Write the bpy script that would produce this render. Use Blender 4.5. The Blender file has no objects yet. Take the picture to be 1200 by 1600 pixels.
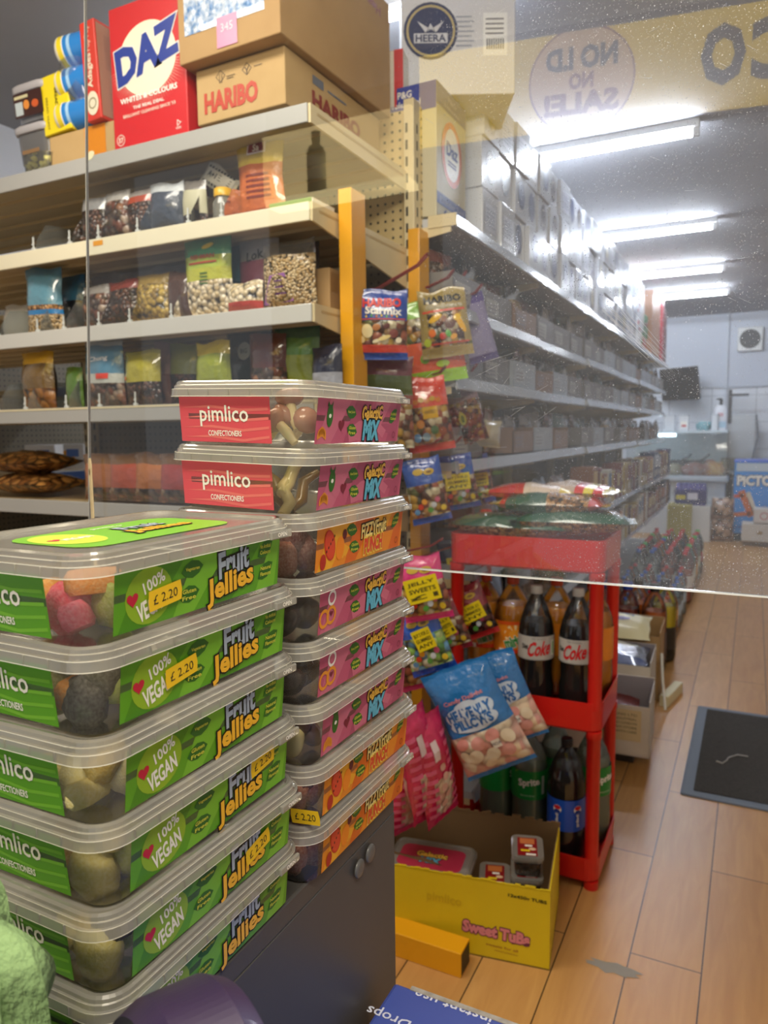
import bpy, math, random
from mathutils import Vector, Matrix, noise
random.seed(7)
R = math.radians
PI = math.pi
scn = bpy.context.scene
C = scn.collection

# ---------------------------------------------------------------- camera
YA = Vector((580, -132, 1150)).normalized()
XA = Vector((2300, 100, -1150)); XA = (XA - XA.dot(YA) * YA).normalized()
ZA = XA.cross(YA)
EYE = Vector((0, 0, 1.25))
cd = bpy.data.cameras.new('camera'); cam = bpy.data.objects.new('camera', cd); C.objects.link(cam)
cd.sensor_fit = 'VERTICAL'; cd.sensor_height = 32.0; cd.lens = 32.0 * 1150 / 1600
cd.clip_start = .02
# camera axes in the world (XA/YA/ZA are the world axes seen in camera coordinates, y down)
right = Vector((XA.x, YA.x, ZA.x)); down = Vector((XA.y, YA.y, ZA.y)); fwd = Vector((XA.z, YA.z, ZA.z))
cam.matrix_world = Matrix.Translation(EYE) @ Matrix((right, -down, -fwd)).transposed().to_4x4()
cd.dof.use_dof = True
cd.dof.focus_distance = .62; cd.dof.aperture_fstop = 9.0
scn.camera = cam
# ---------------------------------------------------------------- light and exposure
vs = scn.view_settings
vs.view_transform = 'Standard'; vs.look = 'None'; vs.gamma = 1; vs.exposure = 0.0; vs.use_curve_mapping = False
scn.cycles.transparent_max_bounces = 24
scn.cycles.max_bounces = 8
W = bpy.data.worlds.new('world'); scn.world = W; W.use_nodes = True
W.node_tree.nodes['Background'].inputs[0].default_value = (.86, .92, 1, 1)
W.node_tree.nodes['Background'].inputs[1].default_value = .55
def area(name, loc, tgt, sx, sy, power, col):
    d = bpy.data.lights.new(name, 'AREA'); d.shape = 'RECTANGLE'; d.size = sx; d.size_y = sy; d.energy = power; d.color = col
    o = bpy.data.objects.new(name, d); C.objects.link(o); o.location = loc
    o.rotation_euler = (Vector(tgt) - Vector(loc)).to_track_quat('-Z', 'Y').to_euler()
    return o
area('till_ceiling_light', (.3, -.3, 2.5), (-.35, .6, 1.0), 1.2, .3, 36, (1, .89, .72))
area('front_aisle_light', (-1.0, .75, 2.58), (-1.0, 1.0, 0), 1.5, .3, 30, (1, .91, .77))
TUBE_Y = (3.8, 5.57, 7.06, 8.29)
TUBE_POWER = 125.0

# ---------------------------------------------------------------- helpers
def lin(h):
    h = h.lstrip('#'); v = [int(h[i:i + 2], 16) / 255 for i in (0, 2, 4)]
    return tuple(x / 12.92 if x <= .04045 else ((x + .055) / 1.055) ** 2.4 for x in v) + (1,)
_m = {}
def mat(key, col='#808080', rough=.5, metal=0, coat=0, spec=.5, emit=0, trans=0, bump=None, noise_col=None):
    """plain principled material; bump=(scale, strength); noise_col=(hex, scale, amount)"""
    if key in _m: return _m[key]
    m = bpy.data.materials.new(key); m.use_nodes = True; nt = m.node_tree; b = nt.nodes['Principled BSDF']
    b.inputs['Base Color'].default_value = lin(col); b.inputs['Roughness'].default_value = rough
    b.inputs['Metallic'].default_value = metal; b.inputs['Coat Weight'].default_value = coat
    b.inputs['Specular IOR Level'].default_value = spec
    if emit: b.inputs['Emission Color'].default_value = lin(col); b.inputs['Emission Strength'].default_value = emit
    if bump or noise_col:
        tc = nt.nodes.new('ShaderNodeTexCoord')
    if noise_col:
        n = nt.nodes.new('ShaderNodeTexNoise'); n.inputs['Scale'].default_value = noise_col[1]; n.inputs['Detail'].default_value = 5
        r = nt.nodes.new('ShaderNodeValToRGB'); r.color_ramp.elements[0].position = .35; r.color_ramp.elements[1].position = .7
        r.color_ramp.elements[0].color = lin(col); r.color_ramp.elements[1].color = lin(noise_col[0])
        nt.links.new(tc.outputs['Object'], n.inputs['Vector']); nt.links.new(n.outputs[0], r.inputs[0]); nt.links.new(r.outputs[0], b.inputs['Base Color'])
    if bump:
        n = nt.nodes.new('ShaderNodeTexNoise'); n.inputs['Scale'].default_value = bump[0]; n.inputs['Detail'].default_value = 4
        bp = nt.nodes.new('ShaderNodeBump'); bp.inputs['Strength'].default_value = bump[1]; bp.inputs['Distance'].default_value = .01
        nt.links.new(tc.outputs['Object'], n.inputs['Vector']); nt.links.new(n.outputs[0], bp.inputs['Height']); nt.links.new(bp.outputs[0], b.inputs['Normal'])
    _m[key] = m; return m
def c(h, rough=.45): return mat('print ' + h + (' %g' % rough if rough != .45 else ''), h, rough)
def foil(h): return mat('foil ' + h, h, .26, coat=.9, bump=(34, .7))
def pieces(key, cols, scale=60, gloss=.25, jit=1.0, dark='#1c1410'):
    """many small pieces seen through clear film: random cell colours under a gloss coat"""
    if key in _m: return _m[key]
    m = bpy.data.materials.new(key); m.use_nodes = True; nt = m.node_tree; b = nt.nodes['Principled BSDF']
    tc = nt.nodes.new('ShaderNodeTexCoord'); v = nt.nodes.new('ShaderNodeTexVoronoi'); v.inputs['Scale'].default_value = scale; v.inputs['Randomness'].default_value = jit
    sp = nt.nodes.new('ShaderNodeSeparateColor'); r = nt.nodes.new('ShaderNodeValToRGB'); r.color_ramp.interpolation = 'CONSTANT'
    e = r.color_ramp.elements
    while len(e) < len(cols): e.new(.5)
    for i, h in enumerate(cols): e[i].position = i / len(cols); e[i].color = lin(h)
    r2 = nt.nodes.new('ShaderNodeValToRGB'); r2.color_ramp.elements[0].position = .5 / 1; r2.color_ramp.elements[1].position = .85
    r2.color_ramp.elements[0].color = (0, 0, 0, 1); r2.color_ramp.elements[1].color = (1, 1, 1, 1)
    mx = nt.nodes.new('ShaderNodeMix'); mx.data_type = 'RGBA'; mx.inputs[7].default_value = lin(dark)
    bp = nt.nodes.new('ShaderNodeBump'); bp.inputs['Strength'].default_value = .8; bp.inputs['Distance'].default_value = .01; bp.invert = True
    L = nt.links.new
    L(tc.outputs['Object'], v.inputs['Vector']); L(v.outputs['Color'], sp.inputs[0]); L(sp.outputs[0], r.inputs[0])
    L(v.outputs['Distance'], r2.inputs[0]); L(r2.outputs[0], mx.inputs[0]); L(r.outputs[0], mx.inputs[6]); L(mx.outputs[2], b.inputs['Base Color'])
    L(v.outputs['Distance'], bp.inputs['Height']); L(bp.outputs[0], b.inputs['Normal'])
    b.inputs['Roughness'].default_value = gloss; b.inputs['Coat Weight'].default_value = .6; b.inputs['Coat Roughness'].default_value = .12
    n = nt.nodes.new('ShaderNodeTexNoise'); n.inputs['Scale'].default_value = 22
    b2 = nt.nodes.new('ShaderNodeBump'); b2.inputs['Strength'].default_value = .5; b2.inputs['Distance'].default_value = .02
    L(tc.outputs['Object'], n.inputs['Vector']); L(n.outputs[0], b2.inputs['Height']); L(b2.outputs[0], b.inputs['Coat Normal'])
    _m[key] = m; return m
def clear(key, tint='#ffffff', body='#ffffff', amount=.1, rough=.15, gl=1.0):
    """thin clear plastic: see-through, with a sheen growing at grazing angles and a little milky body"""
    if key in _m: return _m[key]
    m = bpy.data.materials.new(key); m.use_nodes = True; nt = m.node_tree; nt.nodes.clear(); L = nt.links.new
    o = nt.nodes.new('ShaderNodeOutputMaterial'); t = nt.nodes.new('ShaderNodeBsdfTransparent'); t.inputs[0].default_value = lin(tint)
    d = nt.nodes.new('ShaderNodeBsdfDiffuse'); d.inputs[0].default_value = lin(body)
    tl = nt.nodes.new('ShaderNodeBsdfTranslucent'); tl.inputs[0].default_value = lin(body)
    ms = nt.nodes.new('ShaderNodeMixShader'); ms.inputs[0].default_value = .45
    L(d.outputs[0], ms.inputs[1]); L(tl.outputs[0], ms.inputs[2])
    m1 = nt.nodes.new('ShaderNodeMixShader'); m1.inputs[0].default_value = amount; L(t.outputs[0], m1.inputs[1]); L(ms.outputs[0], m1.inputs[2])
    g = nt.nodes.new('ShaderNodeBsdfGlossy'); g.inputs['Roughness'].default_value = rough
    fr = nt.nodes.new('ShaderNodeFresnel'); fr.inputs[0].default_value = 1.45
    mu = nt.nodes.new('ShaderNodeMath'); mu.operation = 'MULTIPLY'; mu.inputs[1].default_value = gl; L(fr.outputs[0], mu.inputs[0])
    m2 = nt.nodes.new('ShaderNodeMixShader'); L(mu.outputs[0], m2.inputs[0]); L(m1.outputs[0], m2.inputs[1]); L(g.outputs[0], m2.inputs[2]); L(m2.outputs[0], o.inputs[0])
    _m[key] = m; return m

def FR(o, right, up):
    r = Vector(right).normalized(); u = Vector(up).normalized(); n = r.cross(u)
    return Matrix.Translation(Vector(o)) @ Matrix((r, u, n)).transposed().to_4x4()
_tc = {}
def txt(s, off=0, res=2):
    k = (s, off, res)
    if k not in _tc:
        cu = bpy.data.curves.new('t', 'FONT'); cu.body = s; cu.size = 1; cu.resolution_u = res; cu.offset = off; cu.space_line = .9
        cu.align_x = 'CENTER'
        ob = bpy.data.objects.new('t', cu); me = bpy.data.meshes.new_from_object(ob)
        vs_ = [v.co.copy() for v in me.vertices]; fs = [tuple(p.vertices) for p in me.polygons]
        bpy.data.objects.remove(ob); bpy.data.curves.remove(cu); bpy.data.meshes.remove(me)
        if off: b = txt(s, 0, res)[2]
        elif vs_: b = (min(v.x for v in vs_), max(v.x for v in vs_), min(v.y for v in vs_), max(v.y for v in vs_))
        else: b = (0, 1, 0, 1)
        _tc[k] = (vs_, fs, b)
    return _tc[k]
def rr(w, l, r, n=4):
    p = []; r = min(r, w / 2 - 1e-5, l / 2 - 1e-5)
    for cx, cy, a0 in ((w / 2 - r, l / 2 - r, 0), (-w / 2 + r, l / 2 - r, 90), (-w / 2 + r, -l / 2 + r, 180), (w / 2 - r, -l / 2 + r, 270)):
        for i in range(n + 1): a = R(a0 + 90 * i / n); p.append((cx + r * math.cos(a), cy + r * math.sin(a)))
    return p
class MB:
    def __init__(s): s.v = []; s.f = []; s.m = []; s.sm = []; s.ms = []; s.T = Matrix(); s.W = None
    def add(s, vs_, fs, m, smooth=False):
        n = len(s.v)
        if m not in s.ms: s.ms.append(m)
        mi = s.ms.index(m)
        for p in vs_:
            p = Vector(p)
            if s.W: p = Vector(s.W(*p))
            s.v.append(s.T @ p)
        for f in fs: s.f.append([i + n for i in f]); s.m.append(mi); s.sm.append(smooth)
    def loft(s, loops, m, cap0=True, cap1=True, smooth=False, closed=True):
        k = len(loops[0]); vs_ = [p for l in loops for p in l]; fs = []
        for a in range(len(loops) - 1):
            for i in range(k if closed else k - 1):
                j = (i + 1) % k; fs.append((a * k + i, a * k + j, (a + 1) * k + j, (a + 1) * k + i))
        s.add(vs_, fs, m, smooth)
        if cap0: s.add(loops[0][::-1], [tuple(range(k))], m)
        if cap1: s.add(loops[-1], [tuple(range(k))], m)
    def box(s, x0, x1, y0, y1, z0, z1, m, b=0):
        if x0 > x1: x0, x1 = x1, x0
        if y0 > y1: y0, y1 = y1, y0
        cx, cy, w, l = (x0 + x1) / 2, (y0 + y1) / 2, x1 - x0, y1 - y0
        if b:
            b = min(b, w / 2.1, l / 2.1, (z1 - z0) / 2.1)
            L = []
            for ins, z in ((b, z0), (b * .3, z0 + b * .3), (0, z0 + b), (0, z1 - b), (b * .3, z1 - b * .3), (b, z1)):
                L.append([(cx + x, cy + y, z) for x, y in rr(w - 2 * ins, l - 2 * ins, max(b - ins, b * .2), 2)])
            s.loft(L, m)
        else:
            L = [[(x0, y0, z), (x1, y0, z), (x1, y1, z), (x0, y1, z)] for z in (z0, z1)]
            s.loft(L, m)
    def rings(s, spec, m, cap0=True, cap1=True, smooth=True, n=4, cx=0, cy=0):
        s.loft([[(cx + x, cy + y, z) for x, y in rr(w, l, r, n)] for w, l, r, z in spec], m, cap0, cap1, smooth)
    def lathe(s, prof, m, n=20, cx=0, cy=0, cap0=True, cap1=True, smooth=True):
        s.loft([[(cx + r * math.cos(2 * PI * i / n), cy + r * math.sin(2 * PI * i / n), z) for i in range(n)] for r, z in prof], m, cap0, cap1, smooth)
    def tube(s, pts, r, m, n=8):
        pts = [Vector(p) for p in pts]; L = []
        for i, p in enumerate(pts):
            d = (pts[min(i + 1, len(pts) - 1)] - pts[max(i - 1, 0)]).normalized()
            q = d.orthogonal().normalized() if i == 0 else (q - q.dot(d) * d).normalized()
            b = d.cross(q); rad = r[i] if isinstance(r, (list, tuple)) else r
            L.append([p + rad * (q * math.cos(2 * PI * k / n) + b * math.sin(2 * PI * k / n)) for k in range(n)])
        s.loft(L, m, smooth=True)
    def ball(s, c_, rx, ry, rz, m, n=10, k=7, wob=0, seed=0):
        vs_ = []; fs = []
        for i in range(k + 1):
            t = PI * i / k
            for j in range(n):
                a = 2 * PI * j / n; d = Vector((math.sin(t) * math.cos(a), math.sin(t) * math.sin(a), math.cos(t)))
                f = 1 + wob * noise.noise(d * 1.6 + Vector((seed, seed * 2, 0)))
                vs_.append((c_[0] + rx * d.x * f, c_[1] + ry * d.y * f, c_[2] + rz * d.z * f))
        for i in range(k):
            for j in range(n): fs.append((i * n + j, (i + 1) * n + j, (i + 1) * n + (j + 1) % n, i * n + (j + 1) % n))
        s.add(vs_, fs, m, True)
    # ---- flat art in the xy plane of the current frame
    def rect(s, x0, y0, x1, y1, m, z=0, sub=1):
        vs_ = []; fs = []
        for j in range(sub + 1):
            for i in range(sub + 1): vs_.append((x0 + (x1 - x0) * i / sub, y0 + (y1 - y0) * j / sub, z))
        for j in range(sub):
            for i in range(sub): a = j * (sub + 1) + i; fs.append((a, a + 1, a + sub + 2, a + sub + 1))
        s.add(vs_, fs, m)
    def poly(s, pts, m, z=0): s.add([(p[0], p[1], z) for p in pts], [tuple(range(len(pts)))], m)
    def xf(s, pts, x, y, k, rot=0, sx=1):
        ca, sa = math.cos(rot), math.sin(rot); return [(x + k * (p[0] * sx * ca - p[1] * sa), y + k * (p[0] * sx * sa + p[1] * ca)) for p in pts]
    def ell(s, x, y, rx, ry, m, z=0, rot=0, n=24):
        ca, sa = math.cos(rot), math.sin(rot)
        if s.W:   # domed disc that follows a curved surface
            n = 16; vs_ = [(x, y, z)]; fs = []
            for r in (.35, .7, 1):
                for i in range(n): t = 2 * PI * i / n; vs_.append((x + r * (rx * math.cos(t) * ca - ry * math.sin(t) * sa), y + r * (rx * math.cos(t) * sa + ry * math.sin(t) * ca), z))
            for i in range(n):
                j = (i + 1) % n; fs += [(0, 1 + i, 1 + j), (1 + i, 1 + n + i, 1 + n + j, 1 + j), (1 + n + i, 1 + 2 * n + i, 1 + 2 * n + j, 1 + n + j)]
            s.add(vs_, fs, m, True); return
        s.poly([(x + rx * math.cos(t) * ca - ry * math.sin(t) * sa, y + rx * math.cos(t) * sa + ry * math.sin(t) * ca) for t in [2 * PI * i / n for i in range(n)]], m, z)
    def ring2(s, x, y, r0, r1, m, z=0, n=32, sy=1):
        vs_ = []; fs = []
        for i in range(n):
            a = 2 * PI * i / n
            for r in (r0, r1): vs_.append((x + r * math.cos(a), y + r * sy * math.sin(a), z))
        for i in range(n): a = 2 * i; b = 2 * ((i + 1) % n); fs.append((a, a + 1, b + 1, b))
        s.add(vs_, fs, m)
    def leaf(s, x, y, k, rot, m, z=0):
        p = [(-1, 0), (-.6, .38), (0, .55), (.6, .38), (1, 0), (.6, -.38), (0, -.55), (-.6, -.38)]
        s.poly(s.xf(p, x, y, k, rot), m, z)
    def heart(s, x, y, k, m, z=0, rot=0):
        p = []
        for i in range(20):
            t = 2 * PI * i / 20; p.append((16 * math.sin(t) ** 3 / 17, (13 * math.cos(t) - 5 * math.cos(2 * t) - 2 * math.cos(3 * t) - math.cos(4 * t)) / 17))
        s.poly(s.xf(p, x, y, k, rot), m, z)
    def text(s, t, x, y, h, m, z=0, rot=0, off=0, w=None, mirror=False, slant=0, res=2):
        vs_, fs, b = txt(t, off, res)
        bh = b[3] - b[2]; bw = b[1] - b[0]; cx = (b[0] + b[1]) / 2; cy = (b[2] + b[3]) / 2
        ky = h / bh; kx = w / bw if w else ky; ca, sa = math.cos(rot), math.sin(rot); o = []
        for v in vs_:
            px = (v.x - cx) * kx * (-1 if mirror else 1); py = (v.y - cy) * ky; px += slant * py
            o.append((x + px * ca - py * sa, y + px * sa + py * ca, z))
        s.add(o, fs, m)
    def title(s, t, x, y, h, fill, edge, z=0, rot=0, w=None, slant=0, fat=.02, out=.07):
        """fat lettering with an outline"""
        s.text(t, x, y, h, edge, z, rot, out, w, slant=slant); s.text(t, x, y, h, fill, z + .00025, rot, fat, w, slant=slant)
    def build(s, name, parent=None, loc=None, rot=None):
        me = bpy.data.meshes.new(name); me.from_pydata([tuple(v) for v in s.v], [], s.f)
        for m in s.ms: me.materials.append(m)
        me.polygons.foreach_set('material_index', s.m); me.polygons.foreach_set('use_smooth', s.sm); me.update()
        o = bpy.data.objects.new(name, me); C.objects.link(o)
        if parent: o.parent = parent
        if loc is not None: o.location = loc
        if rot is not None: o.rotation_euler = rot if hasattr(rot, '__len__') else (0, 0, rot)
        return o
def tag(o, label, cat, group=None, kind=None):
    o['label'] = label; o['category'] = cat
    if group: o['group'] = group
    if kind: o['kind'] = kind
    return o
def thing(name, label, cat, loc=(0, 0, 0), rot=0, group=None):
    o = bpy.data.objects.new(name, None); C.objects.link(o); o.location = loc; o.empty_display_size = .05
    o.rotation_euler = rot if hasattr(rot, '__len__') else (0, 0, rot)
    return tag(o, label, cat, group)
def struct(mb, name, loc=None):
    o = mb.build(name, None, loc); o['kind'] = 'structure'; return o
kids = {}
def copy_tree(o, parent=None):
    n = o.copy(); C.objects.link(n)
    if parent: n.parent = parent
    for ch in [x for x in bpy.data.objects if x.parent == o]: copy_tree(ch, n)
    return n
def dup(o, loc, rot, label, group=None):
    n = copy_tree(o); n.location = loc; n.rotation_euler = rot if hasattr(rot, '__len__') else (0, 0, rot)
    n['label'] = label
    if group: n['group'] = group
    return n
def on(px, py, **k):
    """point of a real plane (x=, y= or z=) seen at a given spot of the photograph"""
    d = (right * ((px - 600) / 1150) + down * ((py - 800) / 1150) + fwd)
    (a, val), = k.items(); i = 'xyz'.index(a); return EYE + d * ((val - EYE[i]) / d[i])
ORD = ['first', 'second', 'third', 'fourth', 'fifth', 'sixth', 'seventh', 'eighth', 'ninth', 'tenth', 'eleventh', 'twelfth', 'thirteenth', 'fourteenth',
       'fifteenth', 'sixteenth', 'seventeenth', 'eighteenth', 'nineteenth', 'twentieth', 'twenty-first', 'twenty-second', 'twenty-third', 'twenty-fourth', 'twenty-fifth', 'twenty-sixth', 'twenty-seventh', 'twenty-eighth', 'twenty-ninth', 'thirtieth']

# ---------------------------------------------------------------- the setting
def floor_mat():
    m = bpy.data.materials.new('wood look floor'); m.use_nodes = True; nt = m.node_tree; b = nt.nodes['Principled BSDF']; L = nt.links.new
    g = nt.nodes.new('ShaderNodeNewGeometry'); sp = nt.nodes.new('ShaderNodeSeparateXYZ'); L(g.outputs['Position'], sp.inputs[0])
    def ad(i, v):
        a = nt.nodes.new('ShaderNodeMath'); a.operation = 'ADD'; L(sp.outputs[i], a.inputs[0]); a.inputs[1].default_value = v; return a
    ax = ad(0, .219 + 20 * .157); ay = ad(1, -2.17 + 20 * .887)
    cb = nt.nodes.new('ShaderNodeCombineXYZ'); L(ay.outputs[0], cb.inputs[0]); L(ax.outputs[0], cb.inputs[1])
    br = nt.nodes.new('ShaderNodeTexBrick'); L(cb.outputs[0], br.inputs['Vector'])
    br.inputs['Scale'].default_value = 1; br.inputs['Brick Width'].default_value = .887; br.inputs['Row Height'].default_value = .157
    br.inputs['Mortar Size'].default_value = .0016; br.inputs['Mortar Smooth'].default_value = .1; br.offset = .5; br.squash = 1
    br.inputs['Color1'].default_value = lin('#cf9f60'); br.inputs['Color2'].default_value = lin('#c49254'); br.inputs['Mortar'].default_value = lin('#3a2a1e')
    mp = nt.nodes.new('ShaderNodeMapping'); mp.inputs['Scale'].default_value = (14, 1.6, 1); L(g.outputs['Position'], mp.inputs[0])
    n = nt.nodes.new('ShaderNodeTexNoise'); n.inputs['Scale'].default_value = 2.2; n.inputs['Detail'].default_value = 9; n.inputs['Distortion'].default_value = 1.2; L(mp.outputs[0], n.inputs['Vector'])
    r = nt.nodes.new('ShaderNodeValToRGB'); r.color_ramp.elements[0].position = .32; r.color_ramp.elements[1].position = .72
    r.color_ramp.elements[0].color = lin('#b99468'); r.color_ramp.elements[1].color = (1, 1, 1, 1); L(n.outputs[0], r.inputs[0])
    mx = nt.nodes.new('ShaderNodeMix'); mx.data_type = 'RGBA'; mx.blend_type = 'MULTIPLY'; mx.inputs[0].default_value = .3
    L(br.outputs[0], mx.inputs[6]); L(r.outputs[0], mx.inputs[7]); L(mx.outputs[2], b.inputs['Base Color'])
    b.inputs['Roughness'].default_value = .33
    bp = nt.nodes.new('ShaderNodeBump'); bp.inputs['Strength'].default_value = .4; bp.inputs['Distance'].default_value = .002; bp.invert = True
    L(br.outputs['Fac'], bp.inputs['Height']); L(bp.outputs[0], b.inputs['Normal'])
    return m
def tile_mat():
    m = bpy.data.materials.new('white wall tiles'); m.use_nodes = True; nt = m.node_tree; b = nt.nodes['Principled BSDF']; L = nt.links.new
    g = nt.nodes.new('ShaderNodeNewGeometry'); sp = nt.nodes.new('ShaderNodeSeparateXYZ'); L(g.outputs['Position'], sp.inputs[0])
    cb = nt.nodes.new('ShaderNodeCombineXYZ'); L(sp.outputs[0], cb.inputs[0]); L(sp.outputs[2], cb.inputs[1])
    br = nt.nodes.new('ShaderNodeTexBrick'); L(cb.outputs[0], br.inputs['Vector']); br.offset = 0
    br.inputs['Scale'].default_value = 1; br.inputs['Brick Width'].default_value = .5; br.inputs['Row Height'].default_value = .33
    br.inputs['Mortar Size'].default_value = .006
    br.inputs['Color1'].default_value = lin('#dfe5ee'); br.inputs['Color2'].default_value = lin('#d9e0ea'); br.inputs['Mortar'].default_value = lin('#b4bcc8')
    L(br.outputs[0], b.inputs['Base Color']); b.inputs['Roughness'].default_value = .25
    return m
mb = MB(); mb.box(-3.2, 1.7, -1.6, 10.3, -.05, 0, floor_mat()); struct(mb, 'floor')
mb = MB(); mb.box(-3.2, 1.7, -1.6, 10.3, 2.65, 2.7, mat('ceiling paint', '#a6a7ab', .8, noise_col=('#9e9fa4', 1.5))); struct(mb, 'ceiling')
mb = MB(); mb.box(-3.2, 1.7, 10.2, 10.3, 0, 1.75, tile_mat()); mb.box(-3.2, 1.7, 10.2, 10.3, 1.75, 2.65, mat('wall paint', '#c9d0dc', .6)); struct(mb, 'wall_back')
mb = MB(); mb.box(-3.2, -3.1, -1.6, 10.2, 0, 2.65, mat('left wall paint', '#cfd2d8', .6)); struct(mb, 'wall_left')
mb = MB(); mb.box(1.6, 1.7, -1.6, 10.2, 0, 2.65, mat('right wall paint', '#d6d6d6', .6)); struct(mb, 'wall_right')
mb = MB(); mb.box(-3.1, 1.6, 10.17, 10.2, 1.74, 1.76, c('#a9b0bb')); struct(mb, 'trim_1')

tube_m = mat('lit tube', '#eef4ff', .5, emit=TUBE_POWER)
lamp_w = mat('lamp housing', '#e6e8ea', .4)
def striplight(y, x0, x1, label, g='strip lights along the aisle ceiling', tube_m=tube_m):
    t = thing('strip_light', label, 'light', ((x0 + x1) / 2, y, 2.65), 0, g); w = (x1 - x0) / 2
    m = MB(); m.box(-w, w, -.022, .022, -.035, 0, lamp_w, .004); m.box(-w, -w + .03, -.014, .014, -.075, -.03, lamp_w, .004); m.box(w - .03, w, -.014, .014, -.075, -.03, lamp_w, .004); m.build('housing', t)
    m = MB(); m.tube([(-w + .03, 0, -.058), (w - .03, 0, -.058)], .014, tube_m, 12); m.build('tube', t)
for i, y in enumerate(TUBE_Y):
    striplight(y, -1.78, -.28, 'white fluorescent strip light on the ceiling, ' + ['nearest of the full tubes over the aisle', 'second tube counted from the shop front', 'third tube counted from the shop front', 'farthest tube before the back wall'][i])
striplight(2.3, -2.2, -.7, 'bright fluorescent strip light showing just above the white crested carton', tube_m=mat('dimmed lit tube', '#eef4ff', .5, emit=45))  # dimmed copy of the tube glow, keeps the ceiling here darker

# ---------------------------------------------------------------- the counter in front
BASE = .846
dk = mat('dark grey laminate', '#4a4a4b', .42)
t = thing('shop_counter', 'dark grey counter end panel with two screw caps under the sweet tubs', 'counter', (-.72, .2, 0))
m = MB(); m.T = Matrix.Translation((.72, -.2, 0)); m.box(-1.1, -.362, -.3, .70, 0, .825, mat('counter carcass', '#6b6b6a', .5)); m.build('carcass', t)
m = MB(); m.T = Matrix.Translation((.72, -.2, 0)); m.box(-.362, -.346, -.3, .706, 0, .825, dk, .001); m.build('end_panel', t)
m = MB(); m.T = Matrix.Translation((.72, -.2, 0)); m.box(-1.1, -.346, -.3, .706, .825, BASE, mat('worktop laminate', '#4c4b4a', .4), .002); m.build('worktop', t)
for px, py in ((561, 1357), (578, 1333)):
    p = on(px, py, x=-.343)
    m = MB(); m.T = Matrix.Translation((.72, -.2, 0)) @ FR(p, (0, 1, 0), (0, 0, 1)); m.lathe([(.0095, 0), (.0095, .0012), (.008, .0022), (.004, .0026)], mat('cap plastic', '#5c5c5c', .3), 20); m.build('screw_cap', t)
t = thing('till_cupboard', 'low grey cupboard under the blue carton beside the counter', 'cupboard', (.1, .2, 0))
m = MB(); m.box(-.42, .5, -.4, .46, .06, .40, dk, .003); m.build('carcass', t)
m = MB(); m.box(-.42, .5, -.4, .47, .40, .425, mat('cupboard top', '#666462', .45), .003); m.build('top', t)
m = MB(); m.box(-.38, .46, -.36, .42, 0, .06, c('#2c2c2c')); m.build('plinth', t)
# till shelf (higher desk) carrying the tape dispenser
t = thing('till_desk', 'grey till desk just below the frame, under the purple tape dispenser', 'desk', (.0, -.05, .419))
m = MB(); m.box(-.33, .5, -.2, .30, .425, .449, mat('worktop laminate'), .002); m.build('desk_top', t)
for x in (-.31, .46):
    m = MB(); m.box(x, x + .03, -.18, .28, -.005, .425, dk, .002); m.build('side_panel', t)

# ---- sweet tubs
pp = clear('frosted tub wall', '#f6f4ee', '#f4f1e8', .09, .15, 1.0)
lidm = clear('frosted lid', '#f4f2ea', '#f6f4ee', .38, .2, 1.5)
rimm = clear('frosted lid rim', '#f6f4ea', '#fffdf4', .33, .18, 2.2); riml = mat('bright lid edge', '#f2efe2', .35, coat=.3)
HW, HL, TH = .072, .105, .0556
def swirl(m, w, h, cols, seed):
    rnd = random.Random(seed)
    m.rect(0, 0, w, h, cols[0])
    for k in range(5):
        a0 = rnd.uniform(-.2, 1) * w; r0 = rnd.uniform(.3, .5) * w; cx = a0; cy = rnd.choice((-1, 1)) * h * 1.6
        pts = []
        for i in range(13):
            an = PI * i / 12; pts.append((cx + r0 * math.cos(an), cy + r0 * math.sin(an)))
        inn = [(cx + (r0 - .08 * w) * math.cos(PI * i / 12), cy + (r0 - .05 * w) * math.sin(PI * i / 12)) for i in range(12, -1, -1)]
        for i in range(12):
            q = [pts[i], pts[i + 1], inn[11 - i], inn[12 - i]]
            if all(0 <= a <= w and 0 <= b <= h for a, b in q): m.poly(q, cols[1 + k % (len(cols) - 1)], .0001 + .00002 * k)
def bigray(m, w, h, col, col2):
    for i, (a, b) in enumerate(((.02, .16), (.3, .42), (.55, .66), (.83, .97))):
        m.poly([(w * a, 0), (w * b, 0), (min(w, w * b + h * .9), h), (min(w, w * a + h * .5), h)], (col, col2)[i % 2], .00005)
GR = (c('#5c9f22', .3), c('#77b832', .3), c('#4a8a1c', .3)); PK = (c('#bf5676', .3), c('#cc6c86', .3), c('#ae4a6a', .3)); OR = (c('#e68a20', .3), c('#eeaa28', .3), c('#d8661a', .3))
FRP = (c('#dc5560', .3), c('#e77672', .3), c('#d24a5c', .3))
black = c('#15130f'); white = c('#f6f3ea', .35); dgreen = c('#2f6a1e'); lyel = c('#d8d84a')
def pleaf(m, x, y, k, rot, lines):
    k *= 1.25; m.leaf(x, y, k, rot, dgreen, .0003)
    for i, l in enumerate(lines): m.text(l, x, y + (len(lines) - 1) * .0022 - i * .0045, .0028, lyel, .0006, w=k * 1.25, off=.02)
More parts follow.
